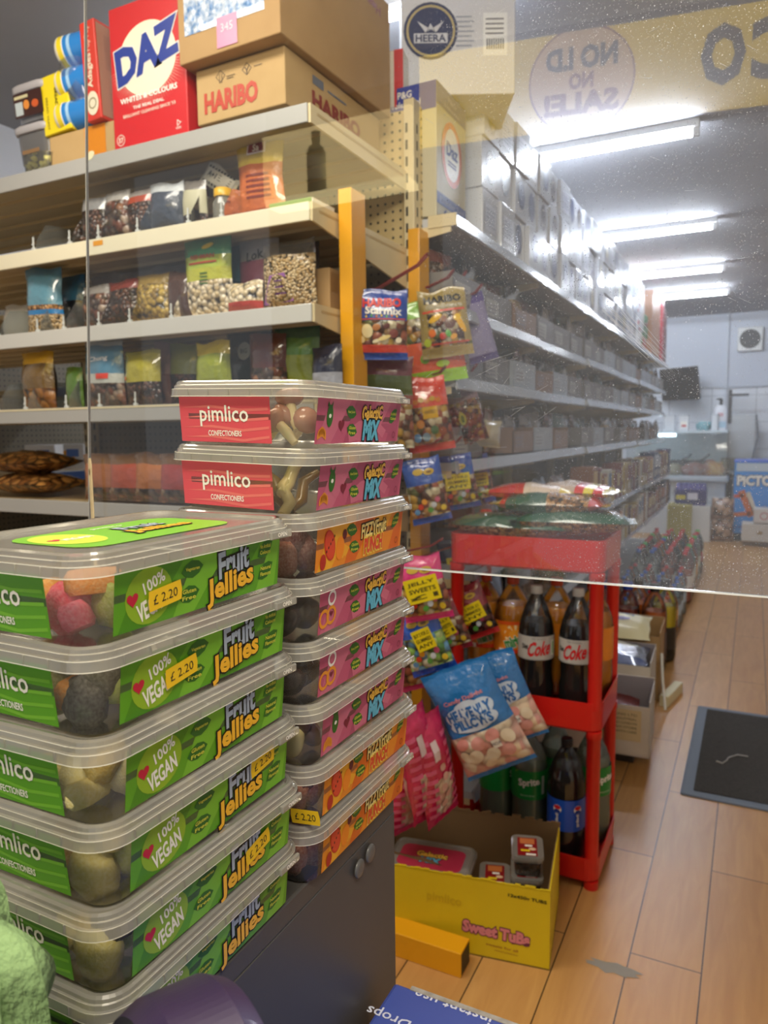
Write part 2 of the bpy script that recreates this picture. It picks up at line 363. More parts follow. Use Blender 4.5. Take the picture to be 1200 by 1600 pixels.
def side_green(m, w, h):
    swirl(m, w, h, GR, 3); bigray(m, w, h, GR[2], GR[1])
    m.ell(w * .17, h * .5, w * .12, h * .47, c('#8fb52a', .3), .0002)
    m.heart(w * .085, h * .5, .0052, c('#c51f3f', .3), .0005, .1)
    m.text('100%', w * .19, h * .71, .0075, white, .0005, rot=.35, off=.02, w=.019)
    m.text('VEGAN', w * .185, h * .33, .0115, white, .0005, rot=.3, off=.03, w=.026)
    pleaf(m, w * .40, h * .76, .0088, .1, ['Vegetarian']); pleaf(m, w * .385, h * .33, .0085, .1, ['Gluten', 'Free'])
    pleaf(m, w * .885, h * .80, .0085, .5, ['No Artificial', 'Colours']); pleaf(m, w * .895, h * .36, .0085, .5, ['Natural', 'Flavours'])
    m.title('Fruit', w * .660, h * .73, .0175, c('#a9b8c8', .3), black, .0005, .12, .034, fat=.035, out=.09)
    m.title('Jellies', w * .645, h * .29, .0195, c('#f5bb33', .3), black, .0008, .12, .052, fat=.035, out=.09)
def side_pink(m, w, h, v=0):
    swirl(m, w, h, PK, 5); bigray(m, w, h, PK[1], PK[2])
    if v == 0:
        m.ell(w * .13, h * .62, .0055, .0095, dgreen, .0004); m.ell(w * .13, h * .62, .0022, .0018, white, .0006)
        m.poly([(w * .10, h * .82), (w * .105, h * .95), (w * .125, h * .84)], dgreen, .00045); m.poly([(w * .15, h * .82), (w * .155, h * .95), (w * .135, h * .84)], dgreen, .00045)
        for i in range(6): m.ell(w * (.03 + .013 * i), h * (.24 - .03 * abs(i - 2.5) + .04), .0018, .0045, c('#e8952a'), .0004, .1 * (i - 2.5))
        m.heart(w * .26, h * .42, .006, c('#7d1f33'), .0004, .1)
    else:
        m.ring2(w * .12, h * .76, .0045, .007, white, .0004); m.ring2(w * .05, h * .33, .0055, .0085, c('#e8952a'), .0005); m.ring2(w * .12, h * .36, .0055, .0085, c('#e8952a'), .0006)
        m.heart(w * .12, h * .4, .003, c('#7d1f33'), .0007)
    pleaf(m, w * .36, h * .72, .0085, -.2, ['Real Juice']); pleaf(m, w * .385, h * .3, .0085, -.2, ['Gluten', 'Free'])
    pleaf(m, w * .9, h * .66, .0085, .7, ['No Artificial', 'Colours'])
    m.title('GalactiC', w * .615, h * .72, .0125, c('#f4c04a', .3), black, .0005, .03, .044, fat=.04, out=.1)
    m.title('MiX', w * .61, h * .3, .0165, c('#5fb7d6', .3), black, .0008, -.02, .032, fat=.06, out=.13)
    m.ring2(w * .93, h * .17, .0026, .0032, c('#6b1e38'), .0004)
def side_orange(m, w, h):
    swirl(m, w, h, OR, 8); bigray(m, w, h, OR[1], OR[2])
    m.ell(w * .13, h * .55, .009, .0145, c('#c9331c'), .0004, .4); m.ell(w * .13, h * .55, .0075, .013, c('#dd4a2a'), .0005, .4)
    for i in range(5): m.ell(w * (.1 + .018 * i), h * (.42 + .08 * i), .0008, .0013, black, .0006)
    m.ell(w * .07, h * .2, .005, .007, c('#b3291b'), .0006); m.ell(w * .24, h * .42, .0075, .0105, c('#f08a1c'), .0004); m.ell(w * .28, h * .72, .004, .0045, c('#5f1420'), .0005)
    pleaf(m, w * .36, h * .78, .0085, -.2, ['Real Juice']); pleaf(m, w * .4, h * .35, .0085, -.2, ['Gluten', 'Free'])
    pleaf(m, w * .9, h * .75, .0085, .7, ['No Artificial', 'Colours'])
    m.title('FiZZYFruit', w * .62, h * .7, .0125, c('#f8e08a', .3), black, .0005, .05, .052, fat=.03, out=.1)
    m.title('PUNCH', w * .62, h * .3, .0135, c('#d8452a', .3), c('#f6d95c', .3), .0008, .03, .038, fat=.05, out=.13)
    m.ring2(w * .93, h * .2, .0026, .0032, c('#7a2a10'), .0004)
def front_lab(m, w, h, cols):
    swirl(m, w, h, cols, 11)
    for i in range(4):
        m.poly([(w * .02, h * (.1 + .22 * i)), (w * .35, h * (.16 + .22 * i)), (w * .7, h * (.08 + .22 * i)), (w * .98, h * (.17 + .2 * i)), (w * .98, h * (.11 + .2 * i)), (w * .7, h * (.02 + .22 * i)), (w * .35, h * (.1 + .22 * i))], cols[1], .00015)
    m.text('pimlico', w * .5, h * .58, .0175, white, .0005, off=.012, w=.052); m.text('CONFECTIONERS', w * .5, h * .2, .0045, white, .0005, off=.02, w=.036)
_tub = {}
LABELFACE_X0, LABELFACE_X1 = -.061, .037
def make_tub(kind):
    t = thing('sweet_tub', kind, 'tub'); t.scale = (1, 1, 1.055)
    m = MB()   # body: tapered, thin
    m.rings([(2 * HW - .016, 2 * HL - .016, .014, .0), (2 * HW - .010, 2 * HL - .010, .017, .0025), (2 * HW - .004, 2 * HL - .004, .019, .024), (2 * HW, 2 * HL, .02, .046)], pp, True, False, n=6)
    m.build('tub_body', t)
    m = MB()   # lid: stepped rim and recessed panel
    m.rings([(2 * HW + .0105, 2 * HL + .0105, .0235, .0415), (2 * HW + .012, 2 * HL + .012, .0245, .0418), (2 * HW + .0105, 2 * HL + .0105, .0235, .0475), (2 * HW + .0065, 2 * HL + .0065, .0215, .048), (2 * HW + .0055, 2 * HL + .0055, .0215, .0508), (2 * HW + .0035, 2 * HL + .0035, .0205, .0515), (2 * HW + .0025, 2 * HL + .0025, .0205, .0535), (2 * HW - .001, 2 * HL - .001, .019, .0548), (2 * HW - .006, 2 * HL - .006, .017, .0545), (2 * HW - .009, 2 * HL - .009, .016, .0522)], rimm, False, False, n=8, smooth=False)
    m.rings([(2 * HW - .009, 2 * HL - .009, .016, .0522), (2 * HW - .0092, 2 * HL - .0092, .016, .0518)], lidm, False, True, n=8)
    for a_, z_ in ((.0123, .0413), (.0108, .0474), (.0056, .0506)): m.rings([(2 * HW + a_, 2 * HL + a_, .0245, z_), (2 * HW + a_, 2 * HL + a_, .0245, z_ + .00055)], riml, False, False, n=8)
    for k in range(9):   # tear-band ticks
        y = -.085 + .0212 * k; m.box(HW + .0045, HW + .0063, y, y + .0007, .042, .0474, rimm)
    for k in range(5):
        x = -.045 + .022 * k; m.box(x, x + .0007, -HL - .0063, -HL - .0045, .042, .0474, rimm)
    # pull tab
    m.box(HW + .005, HW + .0085, .068, .096, .0405, .0465, rimm, .001)
    m.T = FR((HW + .0086, .082, .0437), (0, 1, 0), (0, 0, 1)); m.text('OPEN', 0, 0, .003, white, .0001, w=.012, off=.02); m.T = Matrix()
    m.build('lid', t)
    side = {'green': side_green, 'pink': side_pink, 'ring': lambda a, b, d: side_pink(a, b, d, 1), 'orange': side_orange}[kind]
    m = MB(); m.T = FR((HW - .0042, -.082, .0035), (0, 1, 0), (.0042, 0, .040)); side(m, .173, .038); m.build('side_label', t)
    m = MB(); m.T = FR((LABELFACE_X0, -HL + .0042, .0035), (1, 0, 0), (0, -.0042, .040)); front_lab(m, LABELFACE_X1 - LABELFACE_X0, .038, {'green': GR}.get(kind, FRP)); m.build('front_label', t)
    if kind == 'green':
        m = MB(); m.T = Matrix.Translation((0, 0, .0524)); m.poly(rr(.085, .15, .02), GR[1], 0); m.T = m.T @ Matrix.Rotation(PI / 2, 4, 'Z')
        m.ell(-.05, .005, .022, .03, c('#b8cf3a'), .0002); m.heart(-.06, .006, .005, c('#c51f3f'), .0004); m.text('VEGAN', -.045, .002, .008, white, .0004, w=.024, off=.03); m.text('pimlico', .005, .028, .008, white, .0004, w=.03)
        m.title('Fruit', .02, .010, .015, c('#a9b8c8', .3), black, .0004, 0, .04, fat=.03, out=.09); m.title('Jellies', .02, -.012, .018, c('#f5bb33', .3), black, .0006, 0, .06, fat=.03, out=.09)
        m.build('top_label', t)
    return t
def price(t, fx, fy, rot, left=False):
    m = MB()
    if left: m.T = FR((HW - .030 + fx, -HL + .0025 - .001, fy), (1, 0, 0), (0, -.003, .040)) @ Matrix.Rotation(rot, 4, 'Z')
    else: m.T = FR((HW - .0003, -.082 + fx, fy), (0, 1, 0), (.0028, 0, .040)) @ Matrix.Rotation(rot, 4, 'Z')
    m.poly([(-.015, -.0065), (.0145, -.0065), (.0155, 0), (.0145, .0065), (-.0145, .0065), (-.0155, 0)], c('#f2c722', .35), 0)
    m.text('£ 2.20', 0, 0, .006, c('#2c2a20'), .0002, w=.022); o = m.build('price_sticker', t); o['label'] = 'yellow sticker printed £ 2.20'
def tint(h, k): v = [int(h[i:i + 2], 16) for i in (1, 3, 5)]; return '#%02x%02x%02x' % tuple(int(x + (250 - x) * k) for x in v)
def sweetmat(h, sug=True):
    if sug: return mat('sugared ' + h, h, .75, bump=(700, .25), noise_col=(tint(h, .32), 420, 1))
    return mat('gummy ' + h, h, .25, coat=.4)
def sweet(kind, p, rot, label, grp, col, s=1.0, seed=0):
    m = MB()
    if kind == 'drop': m.ball((0, 0, 0), .016 * s, .013 * s, .019 * s, sweetmat(col), 14, 10, .25, seed)
    elif kind == 'slice':
        m.rings([(.030 * s, .014 * s, .006, -.008 * s), (.036 * s, .018 * s, .008, -.004 * s), (.036 * s, .018 * s, .008, .004 * s), (.030 * s, .014 * s, .006, .008 * s)], sweetmat(col), n=4)
    elif kind == 'mushroom':
        m.ball((0, 0, .012 * s), .013 * s, .013 * s, .008 * s, sweetmat('#b5826a', False), 12, 8); m.tube([(0, 0, .008 * s), (.001, 0, -.006 * s), (.004, 0, -.018 * s)], [.0045 * s, .005 * s, .0035 * s], sweetmat('#ecdca8', False))
    elif kind == 'worm': m.tube([(0, 0, -.022 * s), (.006 * s, 0, -.008 * s), (-.003 * s, .002, .006 * s), (.004 * s, 0, .022 * s)], [.005 * s, .006 * s, .0055 * s, .004 * s], sweetmat(col, False))
    elif kind == 'egg': m.ball((0, 0, 0), .018 * s, .010 * s, .015 * s, sweetmat(col, False), 16, 10, .12, seed)
    o = m.build('jelly_sweet' if kind in ('drop', 'slice') else 'gummy_sweet', None, p, rot); tag(o, label, 'sweet', grp); return o
green0 = make_tub('green'); pink0 = make_tub('pink'); ring0 = make_tub('ring'); orange0 = make_tub('orange')
used = set()
WH = ['beside the front label', 'right in the clear corner', 'beside the side label', 'lying on top of the others', 'partly behind the front label']
def put(o, loc, rot, label, grp):
    if o.name in used: return dup(o, loc, rot, label, grp)
    used.add(o.name); o.location = loc; o.rotation_euler = rot if hasattr(rot, '__len__') else (0, 0, rot); o['label'] = label; o['group'] = grp; return o
# green stack: six tubs standing on the worktop, corner towards the camera
GX, GY = -.344 - HW + .004, .293 + HL
gdesc = ['green Fruit Jellies tub on top of the near stack, its lid label showing', 'green Fruit Jellies tub second from the top, price sticker over the word VEGAN',
         'green Fruit Jellies tub third from the top, no price sticker', 'green Fruit Jellies tub fourth from the top, price sticker above the word Jellies',
         'green Fruit Jellies tub fifth from the top, price sticker across its title', 'green Fruit Jellies tub at the bottom of the near stack']
gcols = [('#e0506a', '#d84a68', '#a8b850', '#e8923a', '#e8a13a'), ('#ec9a38', '#4a4640', '#a8b84c', '#5e5948', '#8b8a4a'), ('#e8dc9c', '#dccb80', '#ece0a8', '#c9a84a', '#e0d080'),
         ('#ead89a', '#d8c880', '#c8d068', '#dcc478', '#b98f3f'), ('#dcb848', '#d8cc80', '#a8c858', '#3a3430', '#cfbc70'), ('#a8a840', '#3c3834', '#93a048', '#7d7a3a', '#6f6a34')]
wt = ['topmost', 'second', 'third', 'fourth', 'fifth', 'bottom']
for i in range(6):
    z = BASE + (5 - i) * TH; dx, dy, rz = [(0, .0, 0), (.002, .001, -.01), (.003, -.002, .01), (.001, .002, 0), (.003, .0, -.012), (0, .0, .004)][i]
    o = put(green0, (GX + dx + .0, GY + dy, z), rz, gdesc[i], 'green fruit jellies tubs in the near stack')
    pr = {0: (.034, .022, .10), 1: (.044, .023, .14), 3: (.112, .032, .16), 4: (.094, .024, .25)}.get(i)
    if pr: pass
    kinds = ['drop', 'slice', 'drop', 'slice', 'drop', 'drop', 'slice']
    pos = [(.026, -.078, .019), (.038, -.084, .014), (.044, -.060, .018), (.041, -.072, .034), (.010, -.082, .020), (.044, -.040, .018), (-.02, -.08, .02)]
    for k in range(5):
        rnd = random.Random(i * 10 + k); q = pos[k]
        sweet(kinds[(k + i) % 7], (GX + dx + q[0] + .002, GY + dy + q[1], z + q[2]), (rnd.uniform(-.5, .5), rnd.uniform(-.4, .4), rnd.uniform(0, 3)),
              'sugared jelly sweet in the %s green tub, %s' % (wt[i], WH[k]), 'jelly sweets in the %s green tub' % wt[i], gcols[i][k], 1.0 if k < 4 else .9, k + i)
greens = [o for o in C.objects if o.get('group') == 'green fruit jellies tubs in the near stack']
price(greens[0], .042, .020, .10); price(greens[1], .052, .022, .14); price(greens[3], .138, .032, .14); price(greens[4], .128, .024, .22)
# far stack: eight mixed tubs
RX, RY = -.344 - HW + .010, .514 + HL
order = [(pink0, 'pink', 'Galactic Mix tub at the very top of the far stack'), (pink0, 'pink', 'Galactic Mix tub second from the top with a full red name label'), (orange0, 'orange', 'orange Fizzy Fruit Punch tub third from the top of the far stack'),
         (ring0, 'ring', 'pink Galactic Mix tub fourth from the top, white ring drawn on its label'), (ring0, 'ring', 'pink Galactic Mix tub fifth from the top with rings on its label'), (pink0, 'pink', 'pink Galactic Mix tub sixth from the top with an egg sweet at its corner'),
         (orange0, 'orange', 'orange Fizzy Fruit Punch tub second from the bottom, price sticker at its corner'), (orange0, 'orange', 'orange Fizzy Fruit Punch tub at the bottom of the far stack')]
rcols = {0: ['mushroom'] * 5, 1: ['worm'] * 5}
rt = ['topmost', 'second', 'third', 'fourth', 'fifth', 'sixth', 'seventh', 'bottom']
fars = []
for i, (o0, kd, lab) in enumerate(order):
    z = BASE + (7 - i) * TH; dx, dy, rz, ty = [(-.004, .006, .02, .03), (-.001, .003, .015, .035), (0, 0, .0, 0), (.001, .001, .0, 0), (.002, -.001, -.01, 0), (.002, 0, 0, 0), (.003, .001, -.01, 0), (0, 0, 0, 0)][i]
    z += (.003, .0015, 0, 0, 0, 0, 0, 0)[i]
    o = put(o0, (RX + dx, RY + dy, z), (0, ty, rz), lab, 'mixed sweet tubs in the far stack'); fars.append(o)
    pos = [(.026, -.076, .019), (.038, -.084, .016), (.044, -.064, .018), (.040, -.074, .032), (.014, -.084, .028)]
    for k in range(5):
        rnd = random.Random(i * 17 + k); q = pos[k]; cz = math.cos(rz), math.sin(rz)
        x = RX + dx + q[0] * cz[0] - q[1] * cz[1]; y = RY + dy + q[0] * cz[1] + q[1] * cz[0]
        if i == 0: kd2, co = 'mushroom', '#b5826a'
        elif i == 1: kd2, co = 'worm', '#e3d18f' if k % 2 else '#8a6a2a'
        elif i in (3, 4): kd2, co = 'egg', ('#2c1a18', '#3a2420', '#352a1a', '#2a2016', '#40281e')[k]
        elif i == 5: kd2, co = 'egg', ('#eadfa6', '#e8dca0', '#5c3a2a', '#4a2a20', '#3a2420')[k]
        else: kd2, co = 'drop', ('#8a5044', '#a0604c', '#7a4038', '#6a3a3a', '#94584a')[k]
        sweet(kd2, (x, y, z + q[2]), (rnd.uniform(-.7, .7), rnd.uniform(-1.2, 1.2) if i < 2 else rnd.uniform(-.3, .3), rnd.uniform(0, 3)),
              '%s sweet in the %s tub of the far stack, %s' % ({'mushroom': 'mushroom', 'worm': 'worm', 'egg': 'smooth', 'drop': 'sugared'}[kd2], rt[i], WH[k]), 'sweets in the %s tub of the far stack' % rt[i], co, 1.0, k + i)
price(fars[6], .022, .012, .12, True)

# ---- acrylic sneeze screen
def screen_mat():
    m = bpy.data.materials.new('scratched clear acrylic'); m.use_nodes = True; nt = m.node_tree; nt.nodes.clear(); L = nt.links.new
    o = nt.nodes.new('ShaderNodeOutputMaterial'); t = nt.nodes.new('ShaderNodeBsdfTransparent'); t.inputs[0].default_value = (.965, .975, .98, 1)
    g = nt.nodes.new('ShaderNodeBsdfGlossy'); g.inputs['Roughness'].default_value = .0
    fr = nt.nodes.new('ShaderNodeFresnel'); fr.inputs[0].default_value = 1.5
    mu = nt.nodes.new('ShaderNodeMath'); mu.operation = 'MULTIPLY_ADD'; mu.inputs[1].default_value = 1.9; mu.inputs[2].default_value = .01; L(fr.outputs[0], mu.inputs[0])
    m1 = nt.nodes.new('ShaderNodeMixShader'); L(mu.outputs[0], m1.inputs[0]); L(t.outputs[0], m1.inputs[1]); L(g.outputs[0], m1.inputs[2])
    # dust specks stuck to the sheet; flare haze mixed in as pale colour
    tc = nt.nodes.new('ShaderNodeNewGeometry')
    d = nt.nodes.new('ShaderNodeBsdfDiffuse'); d.inputs[0].default_value = (.9, .93, 1, 1); tl = nt.nodes.new('ShaderNodeBsdfTranslucent'); tl.inputs[0].default_value = (.9, .93, 1, 1)
    dm = nt.nodes.new('ShaderNodeMixShader'); L(d.outputs[0], dm.inputs[1]); L(tl.outputs[0], dm.inputs[2])
    fac = None
    big = nt.nodes.new('ShaderNodeTexNoise'); big.inputs['Scale'].default_value = 5; big.inputs['Detail'].default_value = 3; L(tc.outputs['Position'], big.inputs['Vector'])
    for sc, th, gain in ((300, .12, .9), (520, .17, .8), (800, .22, .6)):
        v = nt.nodes.new('ShaderNodeTexVoronoi'); v.inputs['Scale'].default_value = sc; L(tc.outputs['Position'], v.inputs['Vector'])
        sp = nt.nodes.new('ShaderNodeSeparateColor'); L(v.outputs['Color'], sp.inputs[0])
        a = nt.nodes.new('ShaderNodeMath'); a.operation = 'MULTIPLY'; L(sp.outputs[0], a.inputs[0]); a.inputs[1].default_value = th * 1.7
        bb = nt.nodes.new('ShaderNodeMath'); bb.operation = 'MULTIPLY'; L(a.outputs[0], bb.inputs[0]); L(sp.outputs[1], bb.inputs[1])
        l = nt.nodes.new('ShaderNodeMath'); l.operation = 'LESS_THAN'; L(v.outputs['Distance'], l.inputs[0]); L(bb.outputs[0], l.inputs[1])
        k = nt.nodes.new('ShaderNodeMath'); k.operation = 'MULTIPLY'; L(l.outputs[0], k.inputs[0]); k.inputs[1].default_value = gain
        if fac is None: fac = k
        else:
            ad = nt.nodes.new('ShaderNodeMath'); ad.operation = 'MAXIMUM'; L(fac.outputs[0], ad.inputs[0]); L(k.outputs[0], ad.inputs[1]); fac = ad
    rp = nt.nodes.new('ShaderNodeValToRGB'); rp.color_ramp.elements[0].position = .30; rp.color_ramp.elements[1].position = .62; L(big.outputs[0], rp.inputs[0])
    # specks and painted flare haze both thicken towards the aisle side
    sx = nt.nodes.new('ShaderNodeSeparateXYZ'); L(tc.outputs['Position'], sx.inputs[0])
    mr = nt.nodes.new('ShaderNodeMapRange'); mr.inputs[1].default_value = -.44; mr.inputs[2].default_value = -.16; mr.inputs[3].default_value = .05; mr.inputs[4].default_value = 1; L(sx.outputs[0], mr.inputs[0])
    f2 = nt.nodes.new('ShaderNodeMath'); f2.operation = 'MULTIPLY'; L(fac.outputs[0], f2.inputs[0]); L(mr.outputs[0], f2.inputs[1])
    f3 = nt.nodes.new('ShaderNodeMath'); f3.operation = 'MULTIPLY'; L(f2.outputs[0], f3.inputs[0]); L(rp.outputs[0], f3.inputs[1])
    flare_haze = nt.nodes.new('ShaderNodeMath'); flare_haze.operation = 'MULTIPLY'; L(mr.outputs[0], flare_haze.inputs[0]); flare_haze.inputs[1].default_value = .075
    f4 = nt.nodes.new('ShaderNodeMath'); f4.operation = 'MULTIPLY_ADD'; L(f3.outputs[0], f4.inputs[0]); f4.inputs[1].default_value = .9; L(flare_haze.outputs[0], f4.inputs[2])
    m2 = nt.nodes.new('ShaderNodeMixShader'); L(f4.outputs[0], m2.inputs[0]); L(m1.outputs[0], m2.inputs[1]); L(dm.outputs[0], m2.inputs[2])
    L(m2.outputs[0], o.inputs[0]); return m
SY = .78
t = thing('acrylic_screen', 'large clear acrylic counter screen, dusty and scratched, behind the sweet tubs', 'screen', (0, SY, 1.09))
x0 = on(140, 850, y=SY).x; zb = on(640, 887, y=SY).z - 1.09
edge = mat('lit white acrylic edge', '#e9ecea', .2, coat=.5)  # bright white stands in for light caught along the lower edge
acr = screen_mat()
m = MB(); m.T = Matrix(); T = 1.05; x1 = .5
xt = on(132, 0, y=SY); k_t = (xt.x - x0) / (xt.z - 1.09 - zb) * T
m.add([(x0, 0, zb), (x1, 0, zb), (x1, 0, zb + T), (x0 + k_t, 0, zb + T)], [(0, 1, 2, 3)], acr)
clear_in = clear('inner acrylic face', '#fbfdfd', '#ffffff', .0, .0, 0)
m.add([(x0, .004, zb), (x1, .004, zb), (x1, .004, zb + T), (x0 + k_t, .004, zb + T)], [(3, 2, 1, 0)], clear_in)
m.build('acrylic_sheet', t)
m = MB(); m.box(x0 - .0005, x1, -.0002, .0042, zb - .0018, zb, edge); m.build('bottom_edge', t)
m = MB(); m.loft([[(x0 + a_ + k_t * (z_ - zb) / T, b_, z_) for a_, b_ in ((-.0012, -.0002), (0, -.0002), (0, .0042), (-.0012, .0042))] for z_ in (zb, zb + T)], mat('side edge acrylic', '#b9bab6', .3)); m.build('side_edge', t)
m = MB()   # long scratched lines, plus streaks imitating reflected light
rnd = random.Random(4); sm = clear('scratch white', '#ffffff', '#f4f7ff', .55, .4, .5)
def scratch_glint(a, b, w):
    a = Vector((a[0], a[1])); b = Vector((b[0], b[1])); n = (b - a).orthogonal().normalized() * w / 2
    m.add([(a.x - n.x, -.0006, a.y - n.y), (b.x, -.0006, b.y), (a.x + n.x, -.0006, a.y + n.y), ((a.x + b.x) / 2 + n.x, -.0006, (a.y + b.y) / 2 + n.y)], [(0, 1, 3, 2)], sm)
def P2(px, py): q = on(px, py, y=SY); return (q.x, q.z - 1.09)
for k in range(16):  # bundle of pale lines imitating streaks of reflected light
    e = rnd.uniform(-8, 8); scratch_glint(P2(955 + rnd.uniform(-15, 25) + e, 478 + rnd.uniform(-10, 20) - e), P2(1062 + e, 592 - e + rnd.uniform(-6, 6)), .0004)
for k in range(10): q = (rnd.uniform(780, 880), rnd.uniform(540, 640)); scratch_glint(P2(*q), P2(q[0] - rnd.uniform(15, 50), q[1] + rnd.uniform(5, 30)), .0003)
for k in range(26): q = (rnd.uniform(660, 1190), rnd.uniform(20, 700)); scratch_glint(P2(*q), P2(q[0] + rnd.uniform(-25, 25), q[1] + rnd.uniform(-14, 14)), .00028)
m.build('scratches_and_glints', t)['kind'] = 'stuff'
# dash of pale wood standing against the screen
m = MB(); a = on(140, 716, y=SY - .012); m.rings([(.006, .002, .001, -.002), (.0062, .002, .001, a.z - BASE - .01), (.004, .002, .001, a.z - BASE)], mat('pale wood', '#dcc9a0', .6, noise_col=('#cbb487', 60, 1)), smooth=False)
m.T = Matrix.Translation((0, -.0012, a.z - BASE - .02)) @ Matrix.Rotation(PI / 2, 4, 'X'); m.ell(0, 0, .0012, .005, c('#6d5c3a'), .0005)
tag(m.build('wooden_stirrer', None, (a.x, a.y, BASE)), 'pale wooden stick standing upright at the left edge of the clear screen', 'stick')

# ---- green cloth bag, tape dispenser, blue carton
m = MB(); n1, n2 = 34, 26; gm = mat('pale green cloth', '#7d9c68', .85, noise_col=('#90b07a', 14, 1), bump=(160, .5)); base = Vector((-.362, .214, BASE + .012))
prof = []
for i in range(n1 + 1):
    row = []
    for j in range(n2):
        u = i / n1; a = 2 * PI * j / n2; rx = .075 * math.sin(PI * min(1, .25 + u * .75)) ** .6; h = .170 * u
        q = noise.noise(Vector((math.cos(a) * 2.6, math.sin(a) * 2.6, u * 3.4))) ; q2 = noise.noise(Vector((math.cos(a) * 5, math.sin(a) * 5, u * 4 + 3)))
        r = max(.0005, (rx * (1 - .50 * u) + .026 * q + .016 * q2) * (1 if u < .93 else (1 - u) / .07))
        row.append((r * 1.25 * math.cos(a) - .010 * u, r * .62 * math.sin(a), h + .012 * q))
    prof.append(row)
m.loft(prof, gm, smooth=True); tag(m.build('cloth_bag', None, base), 'crumpled pale green cloth bag at the lower left in front of the green tubs', 'bag')
t = thing('tape_dispenser', 'dark purple plastic tape dispenser at the bottom edge in front of the counter', 'dispenser', (-.214, .236, .873), R(-30))
pur = mat('purple plastic', '#2c1a40', .42, coat=.05)
m = MB(); N = 40
loops = []
for i in range(N + 1):
    u = i / N; x = -.085 + .17 * u; zt = .028 + .088 * math.sin(PI * min(1, u * .78 + .10)) ** .8 * (1 if u < .78 else 1 - (u - .78) * .9); zb_ = 0
    w = .024
    loops.append([(x, -w, zb_), (x, w, zb_), (x, w, zt - .006), (x, w * .6, zt), (x, -w * .6, zt), (x, -w, zt - .006)])
m.loft(loops, pur, smooth=False); m.build('body', t)
m = MB(); m.T = FR((.0, -.0245, .06), (1, 0, 0), (0, 0, 1)); m.ring2(0, 0, .012, .033, mat('tape roll', '#d8cfa8', .4), 0); m.build('tape_roll', t)
m = MB(); m.box(.018, .05, -.012, .012, .094, .112, c('#120a1e'), .002); m.build('slot', t)
m = MB(); m.box(.058, .075, -.014, .014, .068, .073, mat('steel', '#c9c9c9', .25, metal=1)); m.build('cutter', t)
t = thing('blue_carton', 'blue printed carton with upside-down lettering at the bottom edge', 'carton', (.0, .4, .425))
cx0, cx1, cy0, cy1 = -.33, .24, -.12, .27; CH = .65 - .425
blu = mat('blue carton print', '#4355a8', .45, noise_col=('#3c4c9c', 4, 1)); edgec = mat('worn carton edge', '#a9a5a2', .8, noise_col=('#8c8880', 80, 1))
m = MB(); m.box(cx0, cx1, cy0, cy1, 0, CH, blu, .004); m.build('box_body', t)
m = MB(); m.box(cx0 + .02, cx1, cy1 - .004, cy1 + .002, CH - .006, CH + .0008, edgec); m.build('worn_edge', t)
m = MB(); m.T = FR((0, 0, CH), (-1, 0, 0), (0, -1, 0))
p = on(700, 1570, z=.65); p2 = on(668, 1588, z=.65)
lt = c('#cfd4e8')
m.text('instant use', -p.x - .005, -(p.y - .4), .014, lt, .0006, off=.01, w=.085); m.text('Super Drops', -p2.x + .01, -(p2.y - .4) + .018, .016, lt, .0006, off=.01, w=.10); m.build('lettering', t)

# ---------------------------------------------------------------- builders for goods
def bag_surface(w, h, t, seed, seal=.06, pinch=.0):
    def S(x, y):
        u = min(1, abs(2 * x / w)); v = y / h
        vv = (v - seal) / (1 - 2 * seal)
        if vv <= 0 or vv >= 1: f = 0
        else: f = (1 - u ** 2.6) ** .6 * math.sin(PI * vv) ** .45
        nz = noise.noise(Vector((x * 16 + seed, y * 16, seed * 3.1))) * .22 + noise.noise(Vector((x * 45, y * 45 + seed, 2.0))) * .10
        cr = .0012 * math.sin(x * 240 + seed) * (1 - f) if v > 1 - seal * 2 or v < seal * 2 else 0
        return max(0, t / 2 * f * (1 + nz)) + .0006, cr
    return S
def bag(w, h, t, bands, seed=0, nx=12, ny=16, window=None, art=None, name='packet', parent=None, loc=None, rot=None, slump=.0, back=None):
    """pillow packet standing on its base edge: x across, z up, front towards -y.  bands=[(upto_v, material)...]"""
    S = bag_surface(w, h, t, seed); mb = MB(); rnd = random.Random(seed)
    vs_ = []; mats = []
    lean = lambda y: slump * (y / h) ** 2
    tp = rnd.uniform(0, .10)
    wid = lambda y: 1 - .05 * math.sin(PI * y / h) - tp * (y / h) ** 2 + .05 * noise.noise(Vector((seed, y * 14, 0)))
    for side in (-1, 1):
        pts = []
        for j in range(ny + 1):
            for i in range(nx + 1):
                x = -w / 2 + w * i / nx; y = h * j / ny; z, cr = S(x, y)
                pts.append((x * wid(y), side * z + cr + lean(y), y + (.012 * noise.noise(Vector((x * 16, seed, 1))) * (j / ny) ** 3) + .04 * h * (x / w) * noise.noise(Vector((seed * 1.7, 3, 4))) * (j / ny)))
        groups = {}
        for j in range(ny):
            for i in range(nx):
                vm = (j + .5) / ny; um = (i + .5) / nx - .5
                m_ = next((b[1] for b in bands if vm <= b[0]), bands[-1][1])
                if side > 0 and back: m_ = back
                if window and side < 0:
                    for (u0, u1, v0, v1, wm) in window:
                        if u0 <= um <= u1 and v0 <= vm <= v1: m_ = wm
                a = j * (nx + 1) + i; q = (a, a + 1, a + nx + 2, a + nx + 1); groups.setdefault(m_, []).append(q if side < 0 else q[::-1])
        for m_, fs in groups.items(): mb.add(pts, fs, m_, True)
    if art:
        mb.W = lambda x, y, z: (x * wid(y), -S(x, y)[0] + S(x, y)[1] + lean(y) - z - .0012, y)
        art(mb, w, h); mb.W = None
    return mb.build(name, parent, loc, rot)
def faces(x, y, rot=0): return (0, 0, rot)
film = lambda k, *a, **b: pieces(k, *a, **b)
